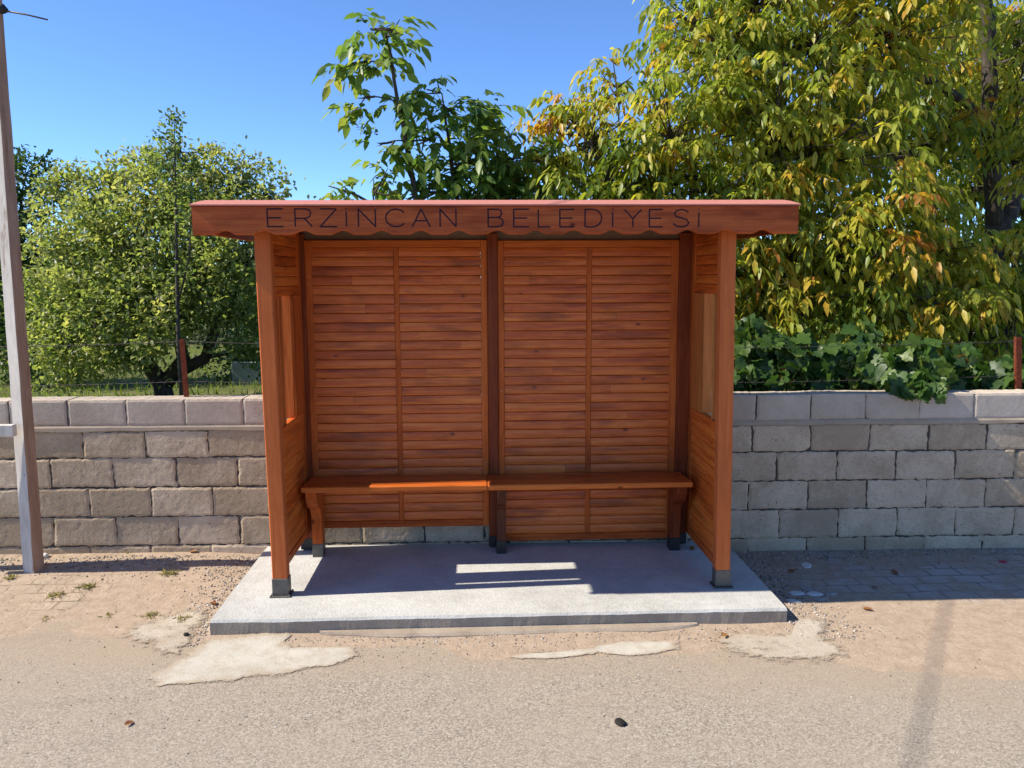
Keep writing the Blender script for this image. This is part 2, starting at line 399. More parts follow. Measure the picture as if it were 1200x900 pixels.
def compound(p0, d, L, tint, leaflet, droop, pairs=3, wide=.42):
    """walnut leaves: arching rachis with paired leaflets. p0,d (N,3), L (N,)"""
    N = len(p0); d = nrm(d); up = np.array([0, 0, 1.]); side = nrm(np.cross(d, up) + 1e-4)
    g = np.array([0, 0, -1.])
    POS, D, NN, LL, WW, TT = [], [], [], [], [], []
    def rach(t): return p0 + d * (L * t)[:, None] + g * (L * t * t * droop * .75)[:, None]
    def rdir(t): return nrm(d + g * (2 * t * droop * .75)[:, None])
    for k in range(pairs):
        t = np.full(N, .36 + .56 * k / pairs) + rng.normal(0, .02, N)
        for sgn in (-1, 1):
            keep = rng.random(N) > .06
            dd = nrm(rdir(t) * .75 + side * sgn * .85 + g * (droop * .75) + rng.normal(0, .30, (N, 3)))
            nn = nrm(up + rng.normal(0, .35, (N, 3)) - dd * .2)
            sz = leaflet * (.75 + .3 * k / pairs) * rng.uniform(.6, 1.25, N)
            POS.append(rach(t)[keep]); D.append(dd[keep]); NN.append(nn[keep]); LL.append(sz[keep]); WW.append((sz * wide * rng.uniform(.88, 1.12, N))[keep]); TT.append((tint + rng.normal(0, .07, N))[keep])
    t = np.ones(N); dd = nrm(rdir(t) + g * droop * .5 + rng.normal(0, .15, (N, 3)))
    POS.append(rach(t)); D.append(dd); NN.append(nrm(up + rng.normal(0, .4, (N, 3)))); sz = leaflet * rng.uniform(.95, 1.3, N)
    LL.append(sz); WW.append(sz * wide); TT.append(tint + rng.normal(0, .07, N))
    return [np.concatenate(x) for x in (POS, D, NN, LL, WW, TT)]

def bez(a, b, c, n=6):
    a, b, c = Vector(a), Vector(b), Vector(c)
    return [a * (1 - t) ** 2 + b * 2 * t * (1 - t) + c * t * t for t in [i / (n - 1) for i in range(n)]]

def nearest_on(limbs, p):
    best = None
    for L in limbs:
        for q, r in L:
            dd = (Vector(q) - Vector(p)).length + max(0, q[2] - p[2]) * .7
            if best is None or dd < best[0]: best = (dd, Vector(q), r)
    return best[1], best[2]

def walnut_tree(label, base, limbs, lobes, shoots_per_m2, leaf, mat, tint_mu, tint_sd, droop, comp_L=.30, per=6, least=3, wide=.42):
    root = thing('walnut_tree', label, 'tree', base)
    wood_ = MB(); dense = []
    for pts, rad in limbs:
        pts = [Vector(p) for p in pts]; fine = []
        for i in range(len(pts) - 1):
            for k in range(4):
                t_ = k / 4; q = pts[i].lerp(pts[i + 1], t_); r = rad[i] + (rad[i + 1] - rad[i]) * t_
                fine.append((q + Vector(rng.normal(0, r * .18, 3)), r))
        fine.append((pts[-1], rad[-1]))
        wood_.tube([f[0] for f in fine], [f[1] for f in fine], 9); dense.append([(tuple(f[0]), f[1]) for f in fine])
    SP, SD, ST = [], [], []
    for (c, r, tshift) in lobes:
        c = Vector(c); q, qr = nearest_on(dense, c)
        mid = q.lerp(c, .5) + Vector((rng.normal(0, .1), rng.normal(0, .1), .12 * (c - q).length))
        bp = bez(q, mid, c, 7); wood_.tube(bp, [max(.006, min(qr * .7, .035, .05 * r) * (1 - i / 8)) for i in range(7)], 6)
        n = int(4 * math.pi * r * r * shoots_per_m2 * .5) + least
        u = rand_unit(n); rr = r * rng.random(n) ** .42
        sp = np.array(c) + u * rr[:, None] * np.array([1, 1, .9])
        sd = nrm(u * .8 + np.array([0, 0, .35]) + rng.normal(0, .3, (n, 3)))
        for p, dv in zip(sp, sd):
            k = rng.integers(2, 6); st = bp[k]; pv = Vector(p)
            m2 = st.lerp(pv, .6) + Vector((0, 0, -.06 * (pv - st).length))
            wood_.tube(bez(st, m2, pv, 4), [.010, .007, .005, .003], 4, cap=False)
        SP.append(sp); SD.append(sd); ST.append(np.full(n, tshift) + rng.normal(0, tint_sd, n))
    SP, SD, ST = np.concatenate(SP), np.concatenate(SD), np.concatenate(ST)
    n = len(SP); idx = np.repeat(np.arange(n), per); N = len(idx)
    hd = rng.normal(0, 1, (N, 3)) * np.array([1, 1, .35])
    dd = nrm(SD[idx] * .7 + nrm(hd)); p0 = SP[idx] - SD[idx] * rng.uniform(0, .16, N)[:, None]
    tt = np.clip(tint_mu + ST[idx] + rng.normal(0, .06, N), 0, 1)
    A = compound(p0, dd, comp_L * rng.uniform(.75, 1.2, N), tt, leaf, droop, 3, wide)
    V, F, T = leaves(A[0], A[1], A[2], A[3], A[4], np.clip(A[5], 0, 1), .22 + .1 * droop, .22)
    b = Vector(base)
    np_mesh('crown', V, F, mat, T, root, origin=base)
    w = wood_.build('trunk', M['bark'], root, origin=base)
    return root

def leafy_tree(name, label, cat, base, limbs, lobes, count_per_m3, L, mat, mu, sd, group=None, clump=26):
    root = thing(name, label, cat, base, group)
    wood_ = MB(); dense = []
    for pts, rad in limbs:
        wood_.tube(pts, rad, 7); dense.append([(tuple(p), r) for p, r in zip(pts, rad)])
    POS, D, T = [], [], []
    for (c, r, ts) in lobes:
        c = np.array(c); n = max(6, int(r ** 2.3 * count_per_m3)); q, qr = nearest_on(dense, c)
        mid = q.lerp(Vector(c), .5) + Vector((0, 0, .1)); bp = bez(q, mid, c, 5)
        wood_.tube(bp, [max(.006, min(.03, qr * .7) * (1 - i / 6)) for i in range(5)], 5)
        u = rand_unit(n); cc = c + u * (r * rng.random(n) ** .4)[:, None]
        for p in cc[::2]:
            st = bp[rng.integers(2, 5)]; wood_.tube([st, st.lerp(Vector(p), .5) + Vector((0, 0, .03)), p], [.009, .006, .003], 3, cap=False)
        idx = np.repeat(np.arange(n), clump); m = len(idx)
        ax = nrm(u + np.array([0, 0, .5]) + rng.normal(0, .4, (n, 3)))
        tl = rng.uniform(-.5, .5, m); spread = .10 * r ** .3
        POS.append(cc[idx] + ax[idx] * (tl * r * .62)[:, None] + rng.normal(0, spread, (m, 3)))
        D.append(nrm(rand_unit(m) + u[idx] * .6 + np.array([0, 0, -.1])))
        T.append((ts + rng.normal(0, sd, n))[idx] + rng.normal(0, .08, m))
    POS, D, T = np.concatenate(POS), np.concatenate(D), np.clip(np.concatenate(T) + mu, 0, 1)
    m = len(POS); nn = nrm(np.array([0, 0, 1.]) + rng.normal(0, .5, (m, 3)))
    ls = L * rng.uniform(.7, 1.25, m)
    V, F, TT = small_leaves(POS, D, nn, ls, ls * rng.uniform(.5, .65, m), T)
    np_mesh('crown', V, F, mat, TT, root, origin=base)
    wood_.build('trunk', M['bark'], root, origin=base)
    return root

# ------------------------------------------------------------------ ground, road, pavement
def vnoise(x, y, seed=0, oct=4, base=1.):
    r = np.random.default_rng(seed); out = 0.; a = 1.
    for o in range(oct):
        for _ in range(3):
            th = r.uniform(0, 6.28); fr = base * 2 ** o * r.uniform(.8, 1.3); ph = r.uniform(0, 6.28)
            out = out + a * np.sin((x * math.cos(th) + y * math.sin(th)) * fr + ph) / 3
        a *= .55
    return out

def grid_sheet(name, xs, ys, zf, mat):
    X, Y = np.meshgrid(xs, ys); Z = zf(X, Y); V = np.stack([X.ravel(), Y.ravel(), Z.ravel()], 1)
    nx, ny = len(xs), len(ys); i = (np.arange(ny - 1)[:, None] * nx + np.arange(nx - 1)[None]).ravel()
    return np_mesh(name, V, [np.stack([i, i + 1, i + nx + 1, i + nx], 1)], mat)

WALL_Y = lambda x: 5.423 - .0186 * x
def pave_z(X, Y):
    edge = np.interp(X, [-6, -1.6, -1.0, 0, 1.2, 2.2, 7], [4.27, 4.24, 4.08, 4.02, 3.86, 3.66, 3.52]) + .06 * vnoise(X, Y * 0, 3, 4, 2.2)
    t_ = np.clip((Y - edge) / .35, -1, 1)
    rise = .042 * np.clip((-X - 1.2) / .6, 0, 1) * np.clip((Y - 4.75) / .6, 0, 1) ** 1.5
    lump = .004 * vnoise(X, Y, 5, 4, 5.) * np.clip(t_ + .6, 0, 1)
    return .001 + .007 * np.minimum(t_, .8) + rise + lump
tag(grid_sheet('pavement', np.arange(-12, 13, .036), np.arange(3.1, 5.56, .03), pave_z, M['pavers']), 'dusty interlocking paver pavement along the foot of the block wall', None, kind='structure')
rd = MB(); rd.box(-80, 80, -40, 5.35, -.05, 0); tag(rd.build('road', M['asphalt']), 'sun bleached dusty asphalt road', None, kind='structure')
gm = MB(); gm.add([(-1500, -1500, -.06), (1500, -1500, -.06), (1500, 1500, -.06), (-1500, 1500, -.06)], [(0, 1, 2, 3)])
tag(gm.build('ground', M['soil']), 'soil and grass of the orchard land', None, kind='structure')

# concrete platform, with a hand-finished uneven front edge
SX0, SX1, SY0, SZ = -1.441, 1.680, 4.2203, .086
sl = MB(); xs = np.linspace(SX0, SX1, 120); rings = []
for i, x in enumerate(xs):
    j = float(vnoise(np.array(x), np.array(0.), 11, 5, 9.)) * .0035; k = float(vnoise(np.array(x), np.array(3.), 12, 5, 14.)) * .003
    yb = WALL_Y(x) - .004
    rings.append([(x, SY0 + .006 + k, -.04), (x, SY0 + j, SZ - .012 + k), (x, SY0 + .011 + j, SZ), (x, SY0 + .3, SZ), (x, yb, SZ), (x, yb, -.04)])
sl.loft(rings, 0)
for fi, f in enumerate(sl.f):
    if len(f) == 4 and max(sl.v[i][1] for i in f) < SY0 + .02 and min(sl.v[i][2] for i in f) < SZ - .03: sl.mi[fi] = 1
slab = sl.build('concrete_platform', [M['slab'], M['slabside']])
tag(slab, 'raised pale concrete platform that carries the wooden bus shelter', 'platform')
lip = MB(); rings = []
for x in np.linspace(-.86, 1.18, 90):
    e = .075 + .02 * float(vnoise(np.array(x), np.array(1.), 21, 4, 5.)); e *= min(1, (x + .88) / .35, (1.2 - x) / .3) ** .5
    rings.append([(x, SY0 - .002, -.02), (x, SY0 - .002, .021), (x, SY0 - e * .8, .019), (x, SY0 - e, .008), (x, SY0 - e - .004, -.02)])
lip.loft(rings, 0); lip.build('spilled_lip', M['lip'], slab)

def gz(x, y): return float(pave_z(np.array(x), np.array(y))) if y > 3.15 else 0.
def splash(px, label, mat, z=.011, seed=0, rough=.02):
    pts = [G(u, v) for u, v in px]; n = len(pts); out = []
    for i in range(n):
        a, b = pts[i], pts[(i + 1) % n]; m = max(2, int((b - a).length / .03))
        for k in range(m): out.append(a.lerp(b, k / m))
    r = np.random.default_rng(seed); ph = r.uniform(0, 6, 6); c = sum(out, Vector()) / len(out)
    o2 = []
    for i, p in enumerate(out):
        j = sum(math.sin(i * f + ph[k]) * a for k, (f, a) in enumerate(((.35, .5), (.8, .35), (1.7, .3), (2.9, .2)))) * rough + r.normal(0, rough * .25)
        d = (p - c).normalized(); o2.append(p + d * j)
    N = len(o2); fr = [1.06, 1.0, .95, .89, .8, .65, .45, .2]; V = []; E_ = []
    dmin = [min(1., (p - c).length / .25) for p in o2]
    for q_ in fr:
        for p, dm in zip(o2, dmin):
            x, y = c.x + (p.x - c.x) * q_, c.y + (p.y - c.y) * q_
            e = (1.06 - q_) * (p - c).length
            V.append((x, y, max(0., gz(x, y)) + .0025 + min(e / .05, 1) * z * .3)); E_.append(min(1., e / .11))
    V.append((c.x, c.y, max(0., gz(c.x, c.y)) + .0025 + z * .3)); E_.append(1.)
    i = np.arange(N); j = (i + 1) % N; K = len(fr)
    F = [np.concatenate([np.stack([k * N + i, k * N + j, (k + 1) * N + j, (k + 1) * N + i], 1) for k in range(K - 1)]), np.stack([(K - 1) * N + i, (K - 1) * N + j, np.full(N, K * N)], 1)]
    return tag(np_mesh('spilled_concrete', np.array(V), F, mat, np.array(E_)), label, 'concrete patch', 'cement spilled round the platform')
splash([(246, 750), (232, 757), (215, 767), (192, 784), (173, 797), (186, 804), (240, 804), (290, 797), (345, 790), (400, 778), (422, 769), (412, 760), (384, 758), (350, 758), (338, 751), (345, 744), (300, 744)],
       'large cream cement spill in front of the platform, near its left corner', M['splash'], .011, 1)
splash([(140, 746), (150, 733), (185, 722), (215, 714), (243, 716), (248, 728), (237, 745), (222, 758), (205, 772), (178, 766), (152, 757)],
       'sandy half-buried cement spill on the dusty pavement beside the platform', M['splash2'], .014, 2)
splash([(590, 772), (620, 766), (650, 766), (690, 756), (740, 751), (800, 753), (796, 762), (760, 769), (700, 769), (650, 773)],
       'long thin cream cement streak below the middle of the platform edge', M['splash'], .010, 3)
splash([(826, 752), (860, 744), (908, 741), (930, 738), (938, 722), (972, 728), (975, 745), (1002, 770), (960, 781), (900, 778), (855, 766)],
       'pitted cement spill spreading round the platform corner below the bare metal post foot', M['splash2'], .013, 4)

# ------------------------------------------------------------------ block wall
wall = thing('block_wall', 'grey concrete block wall running behind the bus shelter', 'wall', (0, 5.42, 0))
shear = lambda v: Vector((v.x, v.y - .0186 * v.x, v.z))
r = random.Random(3)
class Blocks:
    def __init__(s): s.V = []; s.F = []; s.o = 0
    def block(s, x0, x1, z0, z1, yf, rough, seed):
        nx, nz = max(6, int((x1 - x0) / .0135)), max(5, int((z1 - z0) / .0135)); q = np.random.default_rng(seed)
        u, w = np.meshgrid(np.linspace(0, 1, nx), np.linspace(0, 1, nz)); X = x0 + (x1 - x0) * u; Z = z0 + (z1 - z0) * w
        def sm(sh):   # smoothed random field
            a = q.normal(size=sh); k = np.pad(a, 1, mode='edge'); return (k[1:-1, 1:-1] * 2 + k[:-2, 1:-1] + k[2:, 1:-1] + k[1:-1, :-2] + k[1:-1, 2:]) / 4
        ed = np.minimum(np.minimum(u * (x1 - x0), (1 - u) * (x1 - x0)), np.minimum(w * (z1 - z0), (1 - w) * (z1 - z0)))
        Y = yf + sm(u.shape) * rough + .0055 * np.exp(-ed / .0035)
        X = X + sm(u.shape) * .0035 * (rough / .00042); Z = Z + sm(u.shape) * .003 * (rough / .00042)
        # a chipped corner here and there
        if q.random() < .4:
            cx, cz = q.integers(0, 2), q.integers(0, 2); d = np.hypot((u - cx) * (x1 - x0), (w - cz) * (z1 - z0)); Y = Y + .018 * np.exp(-(d / q.uniform(.012, .028)) ** 2) * (rough / .00042)
        front = np.stack([X.ravel(), Y.ravel(), Z.ravel()], 1)
        rim = np.concatenate([np.arange(nx), np.arange(1, nz) * nx + nx - 1, (nz - 1) * nx + np.arange(nx - 2, -1, -1), np.arange(nz - 2, 0, -1) * nx])
        back = front[rim].copy(); back[:, 1] = 5.605
        n = nx * nz; m = len(rim); i = (np.arange(nz - 1)[:, None] * nx + np.arange(nx - 1)[None]).ravel()
        a = np.arange(m); b = (a + 1) % m
        s.F.append(np.concatenate([np.stack([i, i + 1, i + nx + 1, i + nx], 1), np.stack([rim[b], rim[a], n + a, n + b], 1)]) + s.o)
        V = np.concatenate([front, back]); V[:, 1] -= .0186 * V[:, 0]; s.V.append(V); s.o += len(V)
    def build(s, name, mat): return np_mesh(name, np.concatenate(s.V), [np.concatenate(s.F)], mat, None, wall, smooth=False)
def course(mb, z0, z1, jl, jr, pl, pr, jit, rough):
    xs = []; x = jl
    while x > -12: x -= pl
    while x < .3: xs.append(x); x += pl * r.uniform(.985, 1.015) if not (jl - .1 < x < jl + .5) else pl
    y = jr
    while y - pr > xs[-1] + .1: y -= pr
    while y < 13: xs.append(y); y += pr
    for a, b in zip(xs, xs[1:]):
        g = r.uniform(.002, .007); dz = r.uniform(-.003, .003)
        mb.block(a + g, b - g, z0 + .005 + dz, z1 - .004 + dz, 5.423 + r.uniform(-jit, jit), rough, r.randrange(10 ** 6))
bw = Blocks(); tw = Blocks()
course(bw, -.09, .098, -2.641, 3.082, .406, .411, .004, .00042)
course(bw, .098, .301, -2.845, 2.883, .414, .41, .004, .00042)
course(bw, .301, .503, -2.632, 2.665, .411, .412, .004, .00042)
course(bw, .503, .7056, -2.869, 2.854, .415, .411, .004, .00042)
course(bw, .7056, .888, -2.653, 2.26, .414, .404, .004, .00042)
course(tw, .922, 1.102, -2.727, 2.623, .385, .373, .002, .00018)
o_ = (0, 5.42, 0)
for b_, n_, m_ in ((bw, 'lower_courses', 'block'), (tw, 'top_course', 'topblock')):
    q_ = b_.build(n_, M[m_]); q_.data.transform(Matrix.Translation((0, -5.42, 0)))
bm_ = MB(); rings = []
for x in np.arange(-12, 13.01, .03):
    j = float(vnoise(np.array(x), np.array(0.), 31, 4, 4.)); k = float(vnoise(np.array(x), np.array(2.), 32, 4, 9.))
    yf = 5.423 - .0186 * x; fr = .006 + .003 * j
    rings.append([(x, yf + .006, .884 + .004 * k), (x, yf - fr, .892 + .006 * k), (x, yf - fr * .8, .912), (x, yf + .004, .9275), (x, yf + .17, .9275), (x, yf + .17, .884)])
bm_.loft(rings); bm_.build('mortar_beam', M['beam'], wall, origin=o_)
mo = MB(); mo.box(-12, 13, 5.4355, 5.60, -.1, .8835, 0, shear); mo.box(-12, 13, 5.431, 5.60, .9285, 1.093, 0, shear)
mo.build('mortar_joints', M['mortar'], wall, origin=o_)

# ------------------------------------------------------------------ bus shelter
SO = (.128, 4.95, SZ)
sh = thing('bus_shelter', 'open fronted brown wooden bus shelter with lettered scalloped fascia', 'bus shelter', SO)
def B(mb, name, mat, parent=None):
    o = mb.build(name, mat, None); o.parent = parent or sh
    # mesh coordinates relative to the shelter's base
    o.data.transform(Matrix.Translation((-SO[0], -SO[1], -SO[2])))
    return o
PZ = 2.225
def post(x0, x1, y0, y1, ztop, mat, shoe_h, mshoe, plate=True, lean=0.):
    def xf(v): return Vector((v.x + lean * (v.z - SZ), v.y, v.z))
    m = MB(); m.box(x0, x1, y0, y1, SZ + shoe_h, ztop, 0, xf, bev=.005); p = B(m, 'post', mat)
    s = MB(); t_ = .003
    s.box(x0 - t_, x1 + t_, y0 - t_, y1 + t_, SZ + .009, SZ + shoe_h + .012, bev=.002)
    if plate:
        for bx_ in (x0 - .010, x1 + .010):
            for by_ in (y0 - .012, y1 + .003): s.tube([(bx_, by_, SZ + .004), (bx_, by_, SZ + .014)], .0045, 6)
        s.box(x0 - .016, x1 + .016, y0 - .02, y1 + .01, SZ + .001, SZ + .008, bev=.002)
    B(s, 'post_shoe', mshoe, p); return p
post(-1.184, -1.099, 4.54, 4.612, PZ, M['post'], .094, M['shoe'], True, -.0095)
post(1.377, 1.461, 4.54, 4.612, PZ, M['post'], .094, M['shoe'], True, -.012)
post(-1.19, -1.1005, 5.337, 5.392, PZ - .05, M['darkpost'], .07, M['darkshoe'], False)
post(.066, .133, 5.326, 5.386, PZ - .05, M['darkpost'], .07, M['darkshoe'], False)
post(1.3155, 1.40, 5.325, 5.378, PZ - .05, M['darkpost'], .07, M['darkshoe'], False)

def lap_board(mb, x0, x1, y, z0, z1, th=.014, tilt=.009):
    """one horizontal slat with a rounded face and a recessed joint above and below"""
    prof = []
    for t_ in (0, .03, .09, .3, .6, .91, .97, 1):
         prof.append((y + .004 - (tilt + .003) * math.sin(math.pi * (.012 + .976 * t_)) ** .16 - .0035 * (1 - t_), z0 + .0016 + (z1 - z0 - .0032) * t_))
    prof += [(y + th, z1 - .0012), (y + th, z0 + .0012)]
    mb.loft([[(x, a, c) for a, c in prof] for x in (x0, x1)])
def back_panel(x0, x1, zb, zt, sl_, sr_, mid0, mid1, rail):
    yf, yb = 5.338, 5.366
    f = MB()
    f.box(x0, x0 + sl_, yf, yb, zb, zt, 1, bev=.003); f.box(x1 - sr_, x1, yf, yb, zb, zt, 1, bev=.003)
    f.box(x0 + sl_ + .0005, x1 - sr_ - .0005, yf + .001, yb, zt - rail, zt, 0, bev=.003)
    f.box(x0 + sl_ + .0005, x1 - sr_ - .0005, yf + .001, yb, zb, zb + rail, 0, bev=.003)
    f.box(mid0, mid1, yf + .002, yb - .003, zb + rail + .0005, zt - rail - .0005, 1, bev=.003)
    for k in range(16):
        xx = (x0 + sl_ * .5, mid0 + .016, x1 - sr_ * .5)[k % 3] + rng.normal(0, .006); zz = rng.uniform(zb + .1, zt - .05)
        q_ = rng.uniform(.0012, .003); f.box(xx - q_, xx + q_, yf - .0012, yf + .004, zz - q_ * rng.uniform(.8, 2.2), zz + q_, 2 if k % 4 == 0 else 3)
    p = B(f, 'back_panel', [M['frame_x'], M['frame_z'], M['palestone'], M['wire']])
    for a, b in ((x0 + sl_, mid0), (mid1, x1 - sr_)):
        s = MB(); z = zb + rail; n = round((zt - rail - z) / .0605); h = (zt - rail - z) / n
        for k in range(n):
            q = [.25, .4, .55, .7][k % 4] + rng.uniform(-.1, .1)
            if rng.random() < .16:
                xm = a + (b - a) * q
                lap_board(s, a + .001, xm - .0004, 5.353 + rng.normal(0, .0006), z, z + h, .012, .009 + rng.normal(0, .001)); lap_board(s, xm + .0004, b - .001, 5.353 + rng.normal(0, .0006), z, z + h, .012, .009 + rng.normal(0, .001))
            else: lap_board(s, a + .001, b - .001, 5.353 + rng.normal(0, .0006), z, z + h, .012, .009 + rng.normal(0, .001))
            z += h
        B(s, 'slats', M['slat'], p)
        # thin backing so no light leaks through the laps
        k_ = MB(); k_.box(a + .001, b - .001, 5.3655, 5.369, zb + rail * .5, zt - rail * .5); B(k_, 'backing_board', M['under'], p)
back_panel(-1.10, .0655, .237, 2.132, .042, .042, -.536, -.503, .045)
back_panel(.1335, 1.315, .128, 2.128, .040, .048, .712, .746, .045)

def side_panel(xin, sgn, zb):
    """xin: inner face; sgn -1 for the left panel, +1 for the right one"""
    xo = xin + sgn * .034; x0, x1 = min(xin, xo), max(xin, xo); y0, y1 = 4.6135, 5.322
    f = MB()
    f.box(x0, x1, y0 + .022, y0 + .045, zb, 2.19, 1, bev=.003) if False else None
    f.box(x0, x1, 4.6125, 4.620, zb, 2.19, 1)
    f.box(x0, x1, 5.045 + .21, y1 + .012, zb, 2.19, 1, bev=.003)
    ya, yb = 4.6205, 5.2545
    f.box(x0, x1, ya, yb, zb, zb + .05, 0, bev=.002)
    f.box(x0 - .004, x1 + .004, ya, yb, .985, 1.04, 0, bev=.003)
    f.box(x0, x1, ya, yb, 1.79, 1.845, 0, bev=.003)
    f.box(x0, x1, ya, yb, 2.14, 2.19, 0, bev=.002)
    p = B(f, 'side_panel', [M['slat_y'], M['frame_z']])
    s = MB()
    for z0, z1 in ((zb + .05, .985), (1.845, 2.14)):
        n = round((z1 - z0) / .0605); h = (z1 - z0) / n
        for k in range(n):
            z = z0 + k * h; d = .006 + rng.normal(0, .0008); xi = xin + sgn * .012
            prof = [(xi + sgn * .003 - sgn * (d + .004) * math.sin(math.pi * (.012 + .976 * q)) ** .16 - sgn * .003 * (1 - q), z + .0016 + (h - .0032) * q) for q in (0, .03, .09, .3, .6, .91, .97, 1)]
            prof += [(xi + sgn * .011, z + h - .0012), (xi + sgn * .011, z + .0012)]
            s.loft([[(a_, y, c_) for a_, c_ in prof] for y in (ya + .0005, yb - .0005)])
    B(s, 'slats', M['slat_y'], p)
    bk = MB(); 
    for z0, z1 in ((zb + .03, .99), (1.84, 2.15)): bk.box(xin + sgn * .0245, xin + sgn * .0275, ya + .001, yb - .001, z0, z1)
    B(bk, 'backing_board', M['under'], p)
    fin = MB(); xm = xin + sgn * .017
    for k, yy in enumerate((4.636, 4.709, 4.783)):   # three upright bars on a back strip
        fin.box(min(xin - sgn * .001, xin + sgn * .037), max(xin - sgn * .001, xin + sgn * .037), yy, yy + .018, 1.0405, 1.7895, 0, bev=.003)
    fin.box(min(xin + sgn * .0375, xin + sgn * .05), max(xin + sgn * .0375, xin + sgn * .05), 4.634, 4.806, 1.0, 1.838, 1, bev=.002)  # strip added outside the bars to block the sun between them
    fin.box(min(xin + sgn * .001, xin + sgn * .062), max(xin + sgn * .001, xin + sgn * .062), 5.018, 5.031, 1.0405, 1.7895, 0, bev=.002)
    fin.box(xm - .024, xm + .024, 5.047, 5.2535, 1.0405, 1.7895, 0, bev=.002)
    B(fin, 'window_slats', [M['fin'], M['frame_z']] if sgn > 0 else [M['frame_z'], M['post']], p)
side_panel(-1.128, -1, .215)
side_panel(1.398, 1, .175)

# fascia with scalloped lower edge
FX0, FX1, FY, FZ0, FZ1 = -1.467, 1.712, 4.365, 2.1165, 2.2634
peaks = [-1.305 + .2022 * i for i in range(15)]
def fz(x):
    z = FZ0
    for p in peaks:
        d = abs(x - p)
        if d < .062: z += .0215 * (.5 + .5 * math.cos(math.pi * d / .062)) ** .8
    return z
rings = []
for x in np.linspace(FX0, FX1, 420):
    zb = fz(x); c = .007
    rings.append([(x, FY + .032, FZ1), (x, FY + .003, FZ1), (x, FY, FZ1 - .003), (x, FY, zb + c), (x, FY + c, zb), (x, FY + .032, zb)])
fm = MB(); fm.loft(rings); fas = B(fm, 'fascia', M['fascia'])

GL = {'E': [[(1, 1), (0, 1), (0, 0), (1, 0)], [(0, .5), (.88, .5)]],
      'R': [[(0, 0), (0, 1), (.62, 1), (.86, .93), (.93, .75), (.86, .57), (.62, .47), (0, .47)], [(.55, .47), (1, 0)]],
      'Z': [[(.03, 1), (.97, 1), (0, 0), (1, 0)]], 'I': [[(0, 0), (0, .84)], [(0, .99), (0, 1.05)]],
      'N': [[(0, 0), (0, 1), (1, 0), (1, 1)]],
      'C': [[(.98, .8), (.82, .94), (.55, 1), (.28, .94), (.07, .74), (0, .5), (.07, .26), (.28, .06), (.55, 0), (.82, .06), (.98, .2)]],
      'A': [[(0, 0), (.5, 1), (1, 0)], [(.17, .34), (.83, .34)]],
      'B': [[(0, 0), (0, 1), (.6, 1), (.84, .93), (.88, .77), (.82, .6), (.6, .53), (0, .53)], [(.6, .53), (.9, .44), (1, .27), (.9, .07), (.62, 0), (0, 0)]],
      'L': [[(0, 1), (0, 0), (1, 0)]], 'D': [[(0, 0), (0, 1), (.5, 1), (.8, .9), (.96, .7), (1, .5), (.96, .3), (.8, .1), (.5, 0), (0, 0)]],
      'Y': [[(0, 1), (.5, .48), (1, 1)], [(.5, .48), (.5, 0)]],
      'S': [[(.94, .82), (.78, .95), (.5, 1), (.2, .94), (.06, .77), (.17, .6), (.5, .52), (.83, .43), (.98, .24), (.83, .06), (.5, 0), (.18, .05), (0, .2)]]}
TXT = [('E', -1.082, -1.002), ('R', -.94, -.853), ('Z', -.812, -.724), ('I', -.676, -.676), ('N', -.614, -.526), ('C', -.473, -.375), ('A', -.335, -.242), ('N', -.19, -.107), ('B', .061, .141), ('E', .195, .276), ('L', .324, .388), ('E', .438, .514), ('D', .571, .659), ('I', .717, .717), ('Y', .779, .87), ('E', .912, .984), ('S', 1.04, 1.125), ('I', 1.176, 1.176)]
lt = MB()
for ch, x0, x1 in TXT:
    zb = 2.1585 - .006 * (x0 + 1.08) / 2.2; H = .0905
    for st in GL[ch]:
        pts = []
        for a, b in zip(st, st[1:]):
            pts += [a, (a[0] * .97 + b[0] * .03, a[1] * .97 + b[1] * .03), (a[0] * .03 + b[0] * .97, a[1] * .03 + b[1] * .97)]
        pts.append(st[-1])
        lt.tube([(x0 + (x1 - x0) * u, FY - .0002, zb + H * v) for u, v in pts], .0037, 8, flat=.3)
B(lt, 'lettering', M['ink'], fas)

# roof: sheet with a low ridge just behind the fascia, boards and beams under it
rf = MB(); prof = [(4.350, 2.2645), (4.350, 2.271), (4.50, 2.300), (4.615, 2.3165), (4.66, 2.318), (4.80, 2.310), (5.43, 2.262), (5.43, 2.248), (4.66, 2.300), (4.42, 2.2645)]
rf.loft([[(x, y, z) for y, z in prof] for x in np.linspace(FX0 - .006, FX1 + .006, 30)])
B(rf, 'roof_sheet', M['roof'])
un = MB(); un.box(FX0 + .03, FX1 - .03, FY + .033, 5.42, 2.226, 2.2465); B(un, 'roof_boards', M['under'])
for x0 in (FX0, FX1 - .028):
    g = MB(); g.box(x0 + .0005, x0 + .0275, FY + .0325, 5.425, 2.13, 2.2475, bev=.003); B(g, 'gable_board', M['fascia'])
for (a, b, c, d, e, f_) in ((-1.20, -1.115, 4.615, 5.40, 2.191, 2.2255), (1.345, 1.43, 4.615, 5.40, 2.191, 2.2255), (-1.19, 1.44, 5.368, 5.41, 2.09, 2.2255), (FX0 + .03, FX1 - .03, 4.45, 4.52, 2.17, 2.2255)):
    g = MB(); g.box(a, b, c, d, e, f_, bev=.003); B(g, 'roof_beam', M['under'])

